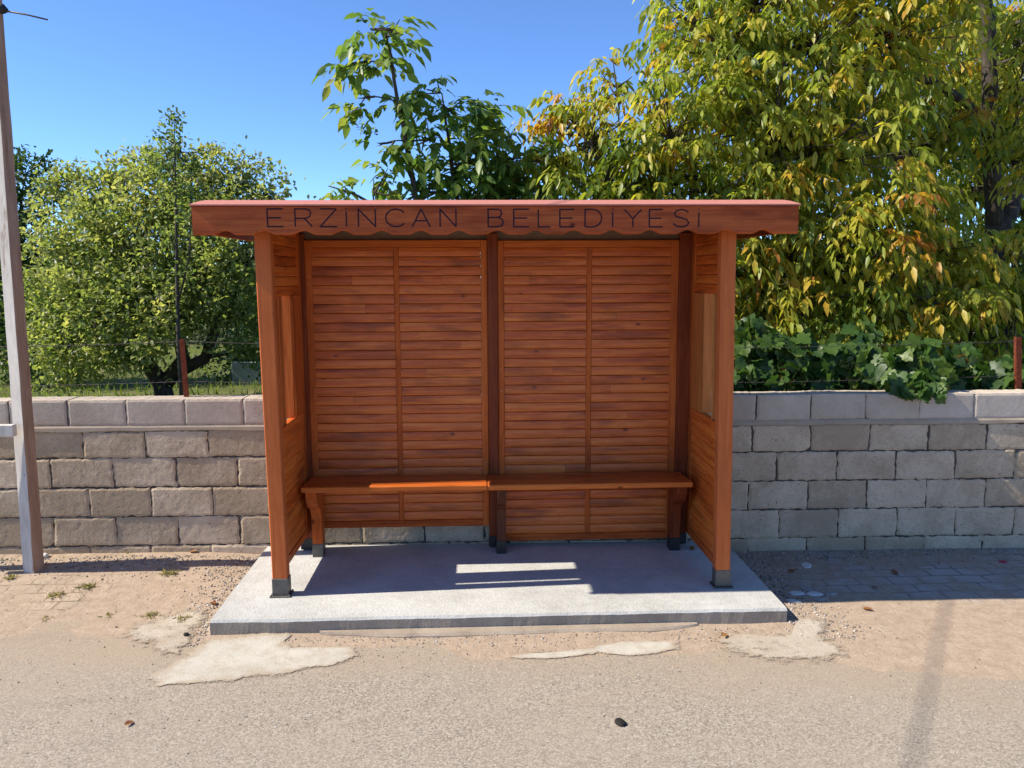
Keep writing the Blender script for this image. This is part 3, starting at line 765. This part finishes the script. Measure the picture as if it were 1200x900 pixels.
# bench fixed to the shelter
bs = MB()
tilt = lambda v: Vector((v.x, v.y, v.z - (v.y - 4.985) * .040))
bs.box(-1.104, .052, 4.985, 5.152, .574, .609, 0, tilt, bev=.006); bs.box(.0535, 1.35, 4.987, 5.152, .572, .607, 0, tilt, bev=.006)
bs.box(-1.104, .052, 5.157, 5.322, .574, .608, 0, tilt, bev=.006); bs.box(.0535, 1.35, 5.157, 5.322, .572, .606, 0, tilt, bev=.006)
bench = B(bs, 'bench_seat', M['bench'])
def leg(x0, x1, mat, mshoe):
    prof = [(5.04, .569), (5.05, .51), (5.09, .46), (5.16, .42), (5.19, .385), (5.202, .34), (5.205, SZ + .075), (5.285, SZ + .075), (5.285, .559)]
    m = MB(); m.loft([[(x, y, z) for y, z in prof] for x in (x0, x0 + .004, x1 - .004, x1)]); p = B(m, 'bench_leg', mat)
    s = MB(); s.box(x0 - .002, x1 + .002, 5.202, 5.288, SZ + .0005, SZ + .088, bev=.002); B(s, 'leg_shoe', mshoe, p)
leg(-1.088, -1.022, M['frame_z'], M['shoe'])  # paler shoe than the other legs: sunlight on dark metal put into the colour
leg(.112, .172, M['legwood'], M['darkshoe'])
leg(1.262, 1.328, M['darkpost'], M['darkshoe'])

# ------------------------------------------------------------------ utility post on the left with its cross rail and cable
PB = Vector((-2.873, 5.205, 0)); ang = R(-17)
pole = thing('timber_pole', 'tall square timber pole with peeling white paint standing on the pavement', 'pole', PB)
def rz(x, y, z, w=1.):
    return Vector((PB.x + x * math.cos(ang) - y * math.sin(ang) + .009 * z, PB.y + x * math.sin(ang) + y * math.cos(ang), z))
m = MB(); rings = []
for z in np.linspace(-.1, 6.2, 42):
    h = .044 - .0016 * z; c = .004; j = rng.normal(0, .0008, 2)
    rings.append([rz(a + j[0], b + j[1], z) for a, b in ((-h, -h + c), (-h + c, -h), (h - c, -h), (h, -h + c), (h, h - c), (h - c, h), (-h + c, h), (-h, h - c))])
m.loft(rings)
for i, f in enumerate(m.f):
    if len(f) == 4:
        cx = sum(m.v[k][0] for k in f) / 4; cz = sum(m.v[k][2] for k in f) / 4
        q = [Vector(m.v[k]) for k in f]; nrm_ = (q[1] - q[0]).cross(q[2] - q[0]).normalized()
        cc = (q[0] + q[2]) / 2 - rz(0, 0, cz)
        if cc.dot(Vector((math.cos(ang), math.sin(ang), 0))) > .03: m.mi[i] = 1
m.build('pole_shaft', [M['whitepaint'], M['barewood']], pole, origin=PB)
m = MB(); m.tube([(-2.80, 5.16, 3.455), (-2.775, 5.155, 3.462), (-2.755, 5.152, 3.462), (-2.73, 5.15, 3.452)], [.012, .026, .03, .012], 8); m.build('insulator', M['cable'], pole, origin=PB)
m = MB(); m.tube([(-2.78, 5.15, 3.457), (-2.62, 5.148, 3.43), (-2.50, 5.145, 3.402)], [.006, .005, .005], 6); m.build('insulator_pin', M['wire'], pole, origin=PB)
m = MB(); m.box(-3.96, -2.872, 5.10, 5.148, .928, 1.002, bev=.004); m.build('cross_rail', M['whitepaint'], pole, origin=PB)
m = MB(); m.box(-3.99, -3.91, 5.16, 5.24, -.1, 1.9, bev=.004); m.build('stub_post', M['whitepaint'], pole, origin=PB)
m = MB(); a, b = Vector((-2.83, 5.15, 6.08)), Vector((-14.0, -12.3, 6.75)); 
m.tube([a.lerp(b, t_) - Vector((0, 0, .8 * 4 * t_ * (1 - t_) * .5)) for t_ in np.linspace(0, 1, 24)], .0075, 6)
tag(m.build('overhead_cable', M['cable']), 'black overhead cable slung from the timber pole across the road', 'cable')

# ------------------------------------------------------------------ fence stakes and wires on top of the wall
def stake(p0, p1, label):
    m = MB(); d = (p1 - p0); w = .017
    for k in (0, 1):
        q0, q1 = (w, .004) if k == 0 else (.004, w)
        vs = [c + Vector((x * q0, y * q1, 0)) + (Vector((w - .004, 0, 0)) if 0 else Vector()) for c in (p0, p1) for x, y in ((-1, -1), (1, -1), (1, 1), (-1, 1))]
        if k == 1: vs = [v + Vector((-w + .004, w - .0035, 0)) for v in vs]
        m.add(vs, [(3, 2, 1, 0), (4, 5, 6, 7), (0, 1, 5, 4), (1, 2, 6, 5), (2, 3, 7, 6), (3, 0, 4, 7)])
    o = m.build('fence_stake', M['rust'], origin=p0); tag(o, label, 'stake', 'rusty stakes along the wall top')
stake(P(219, 466, 5.58) - Vector((0, 0, .06)), P(213, 398, 5.58), 'leaning rusty steel stake on the wall in front of the fruit tree')
stake(P(1195, 462, 5.56) - Vector((0, 0, .06)), P(1194, 395, 5.56), 'upright rusty steel stake beside the grape vine')
def barb(pts, label):
    m = MB(); m.tube(pts, .0017, 4)
    for i in range(len(pts) - 1):
        for k in range(3):
            c = Vector(pts[i]).lerp(Vector(pts[i + 1]), (k + .5) / 3); m.tube([c + Vector((-.012, 0, -.014)), c + Vector((.012, 0, .014))], .0014, 3)
    tag(m.build('barbed_wire', M['wire']), label, 'wire', 'fence wires above the wall')
sag = lambda a, b, n, s: [tuple(a.lerp(b, t_) - Vector((0, 0, s * 4 * t_ * (1 - t_)))) for t_ in np.linspace(0, 1, n)]
barb(sag(P(-160, 405, 5.58), P(213, 400, 5.58), 9, .02)[:-1] + sag(P(213, 400, 5.58), P(1194, 400, 5.56), 22, .05), 'upper barbed wire strung between the rusty stakes')
barb(sag(P(-160, 452, 5.58), P(217, 447, 5.58), 9, .015)[:-1] + sag(P(217, 447, 5.58), P(1194, 440, 5.56), 22, .04), 'lower barbed wire just above the wall top')

# ------------------------------------------------------------------ trees
def PT(u, v, Y): return tuple(P(u, v, Y))
# big yellowing walnut behind the wall on the right
base = P(1150, 470, 8.6); base.z = -.08
L_ = [([base, P(1166, 395, 8.6), P(1168, 300, 8.5), P(1167, 262, 8.45)], [.17, .14, .115, .10]),
      ([P(1165, 232, 8.45), P(1158, 160, 8.4), P(1134, 122, 8.3), P(1100, 98, 8.1), P(1050, 80, 7.9), P(960, 58, 7.7), P(860, 55, 7.5)], [.055, .05, .045, .04, .035, .03, .02]),
      ([P(1167, 262, 8.45), P(1160, 160, 8.5), P(1157, 50, 8.5), P(1150, -60, 8.4), P(1120, -200, 8.3)], [.088, .08, .07, .06, .04]),
      ([P(1170, 285, 8.5), P(1192, 220, 8.8), P(1200, 140, 9), P(1225, 20, 9.2), P(1250, -150, 9.2)], [.09, .085, .075, .065, .04]),
      ([P(1150, 150, 8.4), P(1050, 185, 8.0), P(960, 200, 7.6), P(880, 215, 7.2), P(780, 230, 7.0)], [.045, .04, .035, .03, .015]),
      ([P(1160, 290, 8.5), P(1050, 300, 7.8), P(960, 320, 7.2), P(900, 330, 7.0)], [.07, .05, .035, .015]),
      ([P(1150, 350, 8.6), P(1180, 330, 7.8), P(1200, 340, 7.2)], [.06, .04, .02]),
      ([P(860, 215, 7.2), P(760, 200, 7.1), P(680, 180, 7.0)], [.03, .025, .012])]
lb = [(835, 70, 7.3, .75, .06), (790, 150, 7.1, .65, 0), (760, 215, 7.1, .55, -.05), (700, 160, 7.2, .45, .1), (705, 230, 7.0, .55, -.15), (640, 200, 7.2, .40, -.1), (655, 130, 7.3, .26, .28), (720, 90, 7.4, .22, .15),
      (890, -10, 7.5, .8, .05), (960, 60, 7.4, .8, .05), (900, 140, 7.1, .75, .02), (980, 170, 7.0, .7, .05), (1050, 40, 7.5, .75, .12), (1010, -60, 7.7, .8, .05), (1120, -40, 7.8, .7, .1),
      (860, 250, 6.9, .6, .02), (940, 270, 6.8, .65, .08), (1020, 270, 6.8, .62, .08), (900, 340, 6.7, .48, .16), (975, 365, 6.6, .5, 0), (1050, 345, 6.7, .5, .1), (1070, 230, 7.1, .42, .12),
      (1110, 340, 7.0, .42, .12), (1180, 360, 7.2, .45, .1), (1200, 280, 8.6, .5, -.1), (1225, 60, 8.0, .5, .15), (1230, 180, 7.6, .4, .1), (1250, 330, 7.2, .6, .05), (1120, 225, 9.4, .6, 0), (1195, 235, 9.6, .6, 0), (1180, 70, 9.7, .6, .05), (1100, 60, 9.2, .6, .1), (1190, 150, 8.1, .32, .1), (1120, 150, 7.9, .34, .1), (1190, 140, 10.2, .8, .0), (1150, 50, 10.2, .7, 0), (1215, 40, 10.2, .7, 0), (1130, 180, 9.6, .7, -.05), (1180, 110, 9.8, .6, .0), (1080, 110, 8.6, .4, .1), (1130, 420, 6.9, .38, .1),
      (1195, 310, 7.2, .42, .05), (1110, 285, 7.0, .4, .1), (1160, 415, 6.8, .36, .15), (900, 390, 6.6, .38, .15), (980, 405, 6.5, .36, .1), (1060, 390, 6.5, .36, .2), (1130, 360, 6.7, .36, .15), (820, 330, 6.8, .6, -.05), (780, 300, 6.9, .6, -.1), (1000, 160, 8.6, .9, -.08), (880, 180, 8.6, .9, -.08), (960, 300, 8.4, .8, -.12), (1090, 330, 8.6, .7, -.1), (800, 20, 7.9, .45, .0)]  # includes low lobes hidden behind the shelter, added to shade the vine
walnut_tree('huge yellowing walnut tree with drooping leaves overhanging the wall beside the shelter', base, L_, [(PT(a, b, c), r_, s) for a, b, c, r_, s in lb], 17, .090, M['walnut'], .48, .18, .70, .25, 6, 3, .44)

# green walnut sapling behind the shelter
base = P(500, 470, 7.0); base.z = -.08
L_ = [([base, P(497, 330, 7.0), P(488, 240, 7.0), P(478, 180, 7.0), P(466, 120, 7.0), P(458, 65, 7.0), P(452, 38, 7.0)], [.045, .035, .026, .021, .016, .011, .006]),
      ([P(505, 380, 7.0), P(540, 260, 7.1), P(528, 180, 7.1), P(518, 110, 7.1)], [.03, .024, .016, .006]),
      ([P(505, 400, 7.0), P(575, 260, 7.2), P(566, 170, 7.2), P(560, 115, 7.2)], [.03, .022, .014, .006]),
      ([P(492, 290, 7.0), P(450, 245, 6.9), P(410, 225, 6.9), P(385, 218, 6.9)], [.02, .014, .009, .005])]
lb = [(434, 34, 7.0, .14, .05), (470, 38, 7.0, .15, .05), (410, 75, 7.0, .1, .05), (450, 75, 7.0, .17, 0), (425, 115, 7.0, .12, -.05), (470, 120, 7.0, .17, 0), (500, 105, 7.05, .13, .05), (445, 170, 7.0, .15, .05), (495, 165, 7.0, .2, .05), (450, 215, 6.95, .2, .1),
      (400, 222, 6.9, .10, .1), (530, 130, 7.1, .22, 0), (565, 130, 7.2, .2, .05), (545, 190, 7.1, .33, .05), (590, 185, 7.2, .33, 0), (570, 150, 7.1, .2, .08), (510, 225, 7.05, .25, .05), (600, 235, 7.2, .35, -.15), (560, 250, 7.1, .4, -.1), (470, 270, 7, .3, -.1)]
walnut_tree('slender green walnut sapling rising above the middle of the shelter roof', base, L_, [(PT(a, b, c), r_, s) for a, b, c, r_, s in lb], 18, .112, M['sapling'], .60, .15, .42, .24, 4, 1, .56)

# fruit tree on the left behind the wall
YF = 13.0
base = P(193, 452, YF); base.z = -.06
L_ = [([base, P(190, 450, YF), P(172, 425, YF), P(160, 380, YF), P(150, 300, YF), P(130, 240, YF)], [.16, .14, .12, .09, .06, .02]),
      ([P(193, 450, YF), P(215, 420, YF), P(208, 390, YF), P(235, 330, YF), P(255, 250, YF)], [.13, .11, .09, .06, .02]),
      ([P(200, 440, YF), P(240, 420, YF), P(252, 385, YF), P(285, 330, YF), P(300, 260, YF)], [.11, .09, .08, .05, .02]),
      ([P(172, 425, YF), P(130, 400, YF), P(95, 360, YF), P(80, 300, YF)], [.09, .07, .05, .02]),
      ([P(205, 400, YF), P(195, 330, YF), P(200, 250, YF), P(205, 180, YF)], [.07, .05, .035, .015])]
lb = [(120, 270, 13.2, .8, .05), (85, 300, 13, .7, .05), (200, 235, 13.2, .75, .1), (160, 290, 12.7, .8, .05), (255, 255, 13.2, .75, .12), (290, 300, 13, .65, .05), (240, 320, 12.5, .8, 0), (175, 370, 12.2, .75, .05),
      (110, 370, 12.4, .8, .02), (75, 410, 12.4, .65, 0), (275, 370, 12.5, .6, -.05), (315, 415, 12.8, .35, -.1), (130, 415, 12.2, .35, 0), (310, 230, 13.4, .42, .15), (240, 210, 13.4, .5, .1), (195, 190, 13.4, .35, .1), (110, 235, 13.4, .45, .05), (70, 230, 13.4, .4, .05), (95, 205, 13.6, .22, .05), (275, 205, 13.5, .35, .12), (62, 212, 13.6, .2, .05), (128, 205, 13.6, .22, .05), (300, 200, 13.6, .2, .12), (322, 235, 13.6, .2, .1), (250, 185, 13.6, .2, .1), (165, 190, 13.6, .2, .05), (60, 350, 13, .6, 0), (150, 215, 13.5, .4, .05)]
leafy_tree('fruit_tree', 'bushy light green fruit tree with forked trunk behind the wall', 'tree', base, L_, [(PT(a, b, c), r_, s) for a, b, c, r_, s in lb], 190, .092, M['fruit'], .62, .16)
# slim young tree standing in front of it
base = P(212, 455, 11.5); base.z = -.06
L_ = [([base, P(209, 400, 11.5), P(207, 300, 11.5), P(206, 220, 11.5), P(204, 140, 11.5)], [.03, .028, .022, .015, .005]), ([P(208, 360, 11.5), P(222, 300, 11.5), P(225, 200, 11.5)], [.016, .012, .005])]
lb = [(204, 140, 11.5, .1, 0), (200, 165, 11.5, .16, 0), (212, 185, 11.5, .2, .05), (190, 190, 11.5, .18, 0), (226, 195, 11.5, .16, 0), (206, 225, 11.5, .22, .1), (225, 250, 11.5, .2, .1), (200, 280, 11.5, .18, .1), (215, 320, 11.5, .16, .1)]
leafy_tree('young_tree', 'slim young tree with a pointed top in front of the fruit tree', 'tree', base, L_, [(PT(a, b, c), r_, s) for a, b, c, r_, s in lb], 520, .07, M['fruit'], .35, .12, clump=14)
# darker trees behind
def simple_tree(label, u, Y, lobes, mat, mu, dens=70, leaf=.11, name='orchard_tree', group='dark trees at the back of the orchard'):
    b_ = P(u, 440, Y); b_.z = -.06
    top = P(lobes[0][0], lobes[0][1], Y)
    L2 = [([b_, b_.lerp(top, .35) + Vector((.1, 0, 0)), b_.lerp(top, .7), top], [.14, .11, .07, .02])]
    leafy_tree(name, label, 'tree', b_, L2, [(PT(a, b, Y + dy), r_, s) for a, b, dy, r_, s in lobes], dens, leaf, mat, mu, .13, group)
simple_tree('dark green tree at the edge of the orchard beside the timber pole', 20, 15.5, [(25, 230, 0, .7, 0), (45, 215, 0, .45, .05), (5, 260, .2, .8, 0), (40, 300, -.2, .8, 0), (0, 340, 0, .9, 0), (45, 370, -.3, .8, -.05), (10, 420, 0, .8, -.05), (-40, 290, 0, .9, 0), (35, 195, 0, .25, 0), (60, 440, -.6, .5, -.05)], M['darkleaf'], .5)
simple_tree('shaded tree behind the shelter and the fruit tree', 350, 16.0, [(350, 290, 0, .8, 0), (310, 330, 0, .9, 0), (390, 330, 0, .9, 0), (330, 400, 0, .9, -.05), (420, 390, 0, .9, 0), (280, 420, 0, .7, 0)], M['darkleaf'], .5)
simple_tree('dark bushy tree behind the walnut and the vine', 960, 11.5, [(950, 330, 0, .9, 0), (860, 350, 0, .9, 0), (1040, 340, 0, .9, 0), (1120, 330, .3, .8, 0), (900, 410, -.4, .7, -.05), (1000, 410, -.5, .7, 0), (1100, 400, -.3, .7, 0), (1190, 380, 0, .8, 0), (1230, 300, 0, .8, 0), (780, 380, 0, .9, 0)], M['darkleaf'], .35, 75, .10)

# far belt of trees closing the orchard: leaf mass nobody could count
n = 26000; x = rng.uniform(-26, 26, n); hh = 2.6 + .7 * vnoise(x, x * 0, 77, 4, .5); y = rng.uniform(24, 30, n); z = rng.random(n) ** .8 * hh
pos = np.stack([x, y, z], 1); ls = rng.uniform(.16, .32, n)
V, F, T = small_leaves(pos, rand_unit(n), nrm(np.array([0, -.4, 1.]) + rng.normal(0, .6, (n, 3))), ls, ls * .6, np.clip(.45 + .2 * vnoise(x, z, 5, 3, 1.2) + rng.normal(0, .12, n), 0, 1))
tag(np_mesh('treeline', V, F, M['darkleaf'], T), 'far dark green belt of trees at the end of the orchard', None, kind='stuff')

# meadow grass behind the wall
n = 22000; x = rng.uniform(-11, 9, n); y = 5.9 + 17 * rng.random(n) ** 1.3; h = rng.uniform(.08, .20, n)
pos = np.stack([x, y, np.full(n, -.06)], 1); dv = np.stack([rng.normal(0, .35, n), rng.normal(0, .35, n), np.ones(n)], 1)
V, F, T = small_leaves(pos, dv, rand_unit(n), h, h * .12, np.clip(rng.normal(.5, .2, n), 0, 1))
tag(np_mesh('grass', V, F, M['grass'], T), 'bright meadow grass growing in the orchard', None, kind='stuff')
m = MB(); a = P(272, 446, 15.2); b = P(312, 446, 15.2); m.box(a.x, b.x, 15.2, 15.35, -.1, .36, bev=.01)
tag(m.build('garden_wall', M['garden_wall']), 'low grey green garden wall seen under the fruit tree', 'wall')

# grape vine spilling over the wall
def vine(label, spots, count, base):
    root = thing('grape_vine', label, 'vine', base)
    out = [(0, .04), (-.22, -.13), (-.47, -.06), (-.56, .14), (-.45, .26), (-.64, .40), (-.58, .56), (-.38, .57), (-.30, .76), (-.12, .84), (0, 1.), (.12, .84), (.30, .76), (.38, .57), (.58, .56), (.64, .40), (.45, .26), (.56, .14), (.47, -.06), (.22, -.13)]
    out = np.array(out); k = len(out)
    POS = []; 
    w = np.array([s[3] ** 2 for s in spots]); w = w / w.sum()
    for (u, v, Y, r_), ww in zip(spots, w):
        n = int(count * ww) + 2; q = rand_unit(n) * (r_ * rng.random(n) ** .4)[:, None] * np.array([1, .55, .8]); POS.append(np.array(PT(u, v, Y)) + q)
    pos = np.concatenate(POS); 
    lim = (pos[:, 1] < 5.70); pos[:, 2] = np.where(lim & (pos[:, 1] > 5.38), np.maximum(pos[:, 2], 1.16), pos[:, 2])
    n = len(pos)
    d = nrm(np.array([0, -.25, -.7]) + rng.normal(0, .55, (n, 3))); nn = nrm(np.array([-.1, -.6, .6]) + rng.normal(0, .6, (n, 3)))
    s = nrm(np.cross(d, nn)); nn = np.cross(s, d); sz = rng.uniform(.07, .135, n)
    V = np.zeros((n, k + 1, 3))
    for i, (a, b) in enumerate(out): V[:, i] = pos + s * (a * sz)[:, None] + d * (b * sz)[:, None] + nn * (sz * (.12 * abs(a) - .18 * b * b + rng.normal(0, .03, n)))[:, None]
    V[:, k] = pos + d * (.32 * sz)[:, None] + nn * (sz * -.05)[:, None]
    bb = (np.arange(n) * (k + 1))[:, None]
    F = [np.concatenate([bb + np.array([[k, i, (i + 1) % k]]) for i in range(k)])]
    T = np.repeat(np.clip(rng.normal(.45, .24, n), 0, 1), k + 1)
    np_mesh('vine_leaves', V.reshape(-1, 3), F, M['vine'], T, root, origin=base)
    st = MB()
    for (u, v, Y, r_) in spots:
        a = Vector(base) + Vector((rng.normal(0, .1), 0, 0)); c = Vector(PT(u, v, Y)); c.z = max(c.z, 1.13) if c.y < 5.7 else c.z
        md = a.lerp(c, .5); md.z = max(a.z, c.z) + .1; md.y = max(md.y, 5.8)
        st.tube(bez(a, md, c, 7), [.014, .012, .010, .008, .006, .005, .004], 5)
    st.build('vine_stem', M['bark'], root, origin=base)
b_ = P(960, 470, 6.1); b_.z = -.06
vine('dark green grape vine spilling over the wall top beside the shelter', [(890, 410, 5.9, .22), (940, 420, 5.85, .25), (1000, 425, 5.85, .24), (900, 445, 5.8, .16), (960, 450, 5.78, .16), (1030, 440, 5.7, .18), (1070, 420, 5.65, .2), (1055, 446, 5.5, .10), (1090, 440, 5.5, .12), (1078, 462, 5.375, .055), (1062, 462, 5.375, .045), (1098, 458, 5.375, .04), (1120, 430, 5.8, .2), (860, 440, 5.8, .15), (880, 385, 6.0, .14), (1010, 392, 5.95, .12)], 820, b_)
b_ = P(1175, 470, 6.0); b_.z = -.06
vine('small grape vine clump around the upright rusty stake', [(1150, 445, 5.75, .13), (1185, 435, 5.75, .14), (1165, 452, 5.7, .10), (1220, 440, 5.75, .16)], 110, b_)

# ------------------------------------------------------------------ small things on the ground
def weed(u, v, n, h, label):
    p = G(u, v); p.z = max(0, gz(p.x, p.y)) - .004
    pos = np.array(p) + np.stack([rng.normal(0, .022, n), rng.normal(0, .018, n), np.zeros(n)], 1)
    d = nrm(np.stack([rng.normal(0, .55, n), rng.normal(0, .55, n), np.full(n, .8)], 1)); L2 = h * rng.uniform(.5, 1.2, n)
    V, F, T = leaves(pos, d, rand_unit(n), L2, L2 * .14, np.clip(rng.normal(.5, .25, n), 0, 1), .35, .1)
    o = np_mesh('weed_tuft', V, F, M['weed'], T, origin=tuple(p)); tag(o, label, 'weed', 'weeds in the pavement joints')
for a in ((104, 691, 60, .06, 'pale green weed tuft between the pole and the cement spills'), (66, 700, 50, .055, 'dry weed tuft in the paver joints nearest the pole foot'), (127, 722, 34, .04, 'low weed tuft on the dust just behind the sandy cement spill'), (54, 726, 34, .035, 'flat dry weed at the front edge of the pavers'), (176, 722, 60, .045, 'wide weed tuft at the rear rim of the sandy cement spill'),
          (212, 728, 55, .05, 'weed tuft growing on the sandy cement spill'), (200, 677, 50, .06, 'weed tuft in the dark line of the pole shadow'), (14, 682, 50, .05, 'dry weed tuft left of the pole foot'), (148, 655, 40, .05, 'weed at the foot of the wall between pole and shelter'), (292, 648, 55, .07, 'yellowed weed in the corner between wall and platform')):
    weed(*a)
def dead_leaf(u, v, z, size, tint, label, z0=None):
    p = G(u, v, z); th = rng.uniform(0, 6.28); d = np.array([[math.cos(th), math.sin(th), .03]])
    if z < .05: p.z = max(p.z, gz(p.x, p.y)) + .006
    V, F, T = leaves(np.array([p]), d, np.array([[.15, -.3, 1.]]), np.array([size]), np.array([size * .6]), np.array([tint]), -.12, .3)
    tag(np_mesh('fallen_leaf', V, F, M['deadleaf'], T, origin=tuple(p)), label, 'leaf', 'fallen leaves')
for a in ((248, 707, 0, .07, .25, 'red brown fallen leaf beside the left edge of the platform'), (156, 846, 0, .05, .35, 'small reddish leaf alone on the asphalt below the large cement spill'), (1050, 676, 0, .075, .1, 'dark brown leaf on the shaded pavers right of the shelter'), (810, 645, SZ + .004, .07, .2, 'brown leaf lying on the platform by the bench end'), (850, 743, .008, .07, .9, 'orange leaf on the pitted cement spill at the platform edge'),
          (222, 655, 0, .07, .8, 'orange leaf at the foot of the wall left of the shelter'), (232, 652, 0, .06, .55, 'tan leaf at the foot of the wall nearest the platform'), (922, 672, 0, .06, .3, 'brown leaf among the rubble beside the platform'), (1010, 715, 0, .06, .5, 'tan leaf at the edge of the shade on the pavers'), (1020, 690, 0, .05, .05, 'tiny dark leaf on the shaded pavers, nearer the road')):
    dead_leaf(*a)
def chip(name, u, v, size, mat, label, cat, group=None, flat=.35, z=0.):
    p = G(u, v, z); p.z = max(z, gz(p.x, p.y) if z == 0 else z)
    bm = bmesh.new(); bmesh.ops.create_icosphere(bm, subdivisions=2, radius=size)
    sx, sy = rng.uniform(.8, 1.3), rng.uniform(.6, 1.)
    for v_ in bm.verts:
        j = 1 + .16 * math.sin(v_.co.x * 90 + 3) * math.cos(v_.co.y * 70 + 1)
        v_.co = Vector((v_.co.x * sx * j, v_.co.y * sy * j, max(-.25, min(.8, v_.co.z / size)) * size * flat))
    me = bpy.data.meshes.new(name); bm.to_mesh(me); bm.free(); me.materials.append(mat)
    o = bpy.data.objects.new(name, me); COL.objects.link(o); o.location = p + Vector((0, 0, size * flat * .2)); o.rotation_euler = (0, 0, rng.uniform(0, 6)); tag(o, label, cat, group)
chip('stone', 727, 848, .028, M['blackstone'], 'black stone lying alone on the asphalt', 'stone', None, .6)
chip('stone', 218, 744, .018, M['blackstone'], 'dark stone between the two left cement spills', 'stone', None, .6, .012)
chip('stone', 53, 661, .045, M['palestone'], 'pale stone behind the pole foot', 'stone', None, .6)
chip('plastic_scrap', 1175, 660, .028, M['redscrap'], 'small red plastic scrap on the shaded pavers', 'litter', None, .3)
for k, (u, v, s, w_) in enumerate(((945, 664, .05, 'largest flat chip nearest the wall'), (946, 691, .05, 'chip at the rear of the cluster'), (955, 698, .055, 'broad chip in the middle of the cluster'), (962, 703, .05, 'chip nearest the road'), (934, 697, .045, 'chip nearest the platform'), (972, 697, .04, 'chip farthest from the platform'), (930, 706, .035, 'small chip by the platform corner'))):
    chip('concrete_chip', u, v, s, M['palestone'] if k % 2 == 0 else M['stone'], 'flat concrete ' + w_ + ' beside the platform', 'rubble', 'concrete chips beside the platform', .22)
# loose gravel and crumbs along the platform and the wall foot
def gravel():
    pts = []
    for _ in range(900): pts.append((rng.uniform(-3.8, -1.45), 5.40 - abs(rng.normal(0, .14)), rng.uniform(.003, .010)))
    for _ in range(900): pts.append((-1.46 - abs(rng.normal(0, .16)), rng.uniform(4.1, 5.38), rng.uniform(.003, .009)))
    for _ in range(1000): pts.append((1.69 + abs(rng.normal(0, .17)), rng.uniform(4.0, 5.36), rng.uniform(.003, .010)))
    for _ in range(900): pts.append((rng.uniform(1.7, 4.5), 5.36 - abs(rng.normal(0, .12)), rng.uniform(.003, .009)))
    for _ in range(900): pts.append((rng.uniform(-1.4, 2.2), 4.17 - abs(rng.normal(0, .13)), rng.uniform(.002, .007)))
    for _ in range(1100): pts.append((rng.uniform(-3.6, 4.0), rng.uniform(3.3, 5.3), rng.uniform(.002, .006)))
    for _ in range(500): pts.append((rng.uniform(-2.5, 2.8), rng.uniform(2.4, 3.6), rng.uniform(.002, .005)))
    pts = np.array([p for p in pts if not (SX0 < p[0] < SX1 and p[1] > SY0)])
    n = len(pts); z = np.maximum(pave_z(pts[:, 0], pts[:, 1]), 0) * (pts[:, 1] > 3.2)
    octa = np.array([(1, 0, 0), (-1, 0, 0), (0, 1, 0), (0, -1, 0), (0, 0, .7), (0, 0, -.5)]); s = pts[:, 2]
    V = np.stack([pts[:, 0], pts[:, 1], z + s * .3], 1)[:, None, :] + octa[None] * s[:, None, None] * rng.uniform(.6, 1.3, (n, 6, 3))
    th = rng.uniform(0, 6.28, n)
    f = np.array([(0, 2, 4), (2, 1, 4), (1, 3, 4), (3, 0, 4), (2, 0, 5), (1, 2, 5), (3, 1, 5), (0, 3, 5)])
    tag(np_mesh('gravel', V.reshape(-1, 3), [((np.arange(n) * 6)[:, None, None] + f[None]).reshape(-1, 3)], M['gravel'], None, smooth=False), 'loose gravel and crumbs along platform and wall', None, kind='stuff')
gravel()

# ------------------------------------------------------------------ light
sd_ = Vector((1, .055, -.97)).normalized()
elev = math.asin(-sd_.z)
w = bpy.data.worlds.new('World'); scene.world = w; w.use_nodes = True
nt = w.node_tree; bg = nt.nodes['Background']
sky = nt.nodes.new('ShaderNodeTexSky'); sky.sky_type = 'NISHITA'; sky.sun_disc = False
sky.sun_elevation = elev; sky.sun_rotation = math.atan2(-sd_.x, -sd_.y)
sky.altitude = 2000; sky.air_density = .75; sky.dust_density = 0; sky.ozone_density = 9
nt.links.new(sky.outputs[0], bg.inputs[0]); bg.inputs[1].default_value = .097
sl_ = bpy.data.lights.new('sun', 'SUN'); sl_.energy = 3.0; sl_.angle = R(.5); sl_.color = (1, .925, .81)
so = bpy.data.objects.new('sun', sl_); COL.objects.link(so); so.rotation_euler = sd_.to_track_quat('-Z', 'Y').to_euler(); so.location = (-5, 0, 8)
vs_ = scene.view_settings; vs_.view_transform = 'Standard'; vs_.look = 'None'; vs_.gamma = 1; vs_.use_curve_mapping = False; vs_.exposure = 1.46
scene.cycles.max_bounces = 10; scene.cycles.diffuse_bounces = 8; scene.cycles.transparent_max_bounces = 8
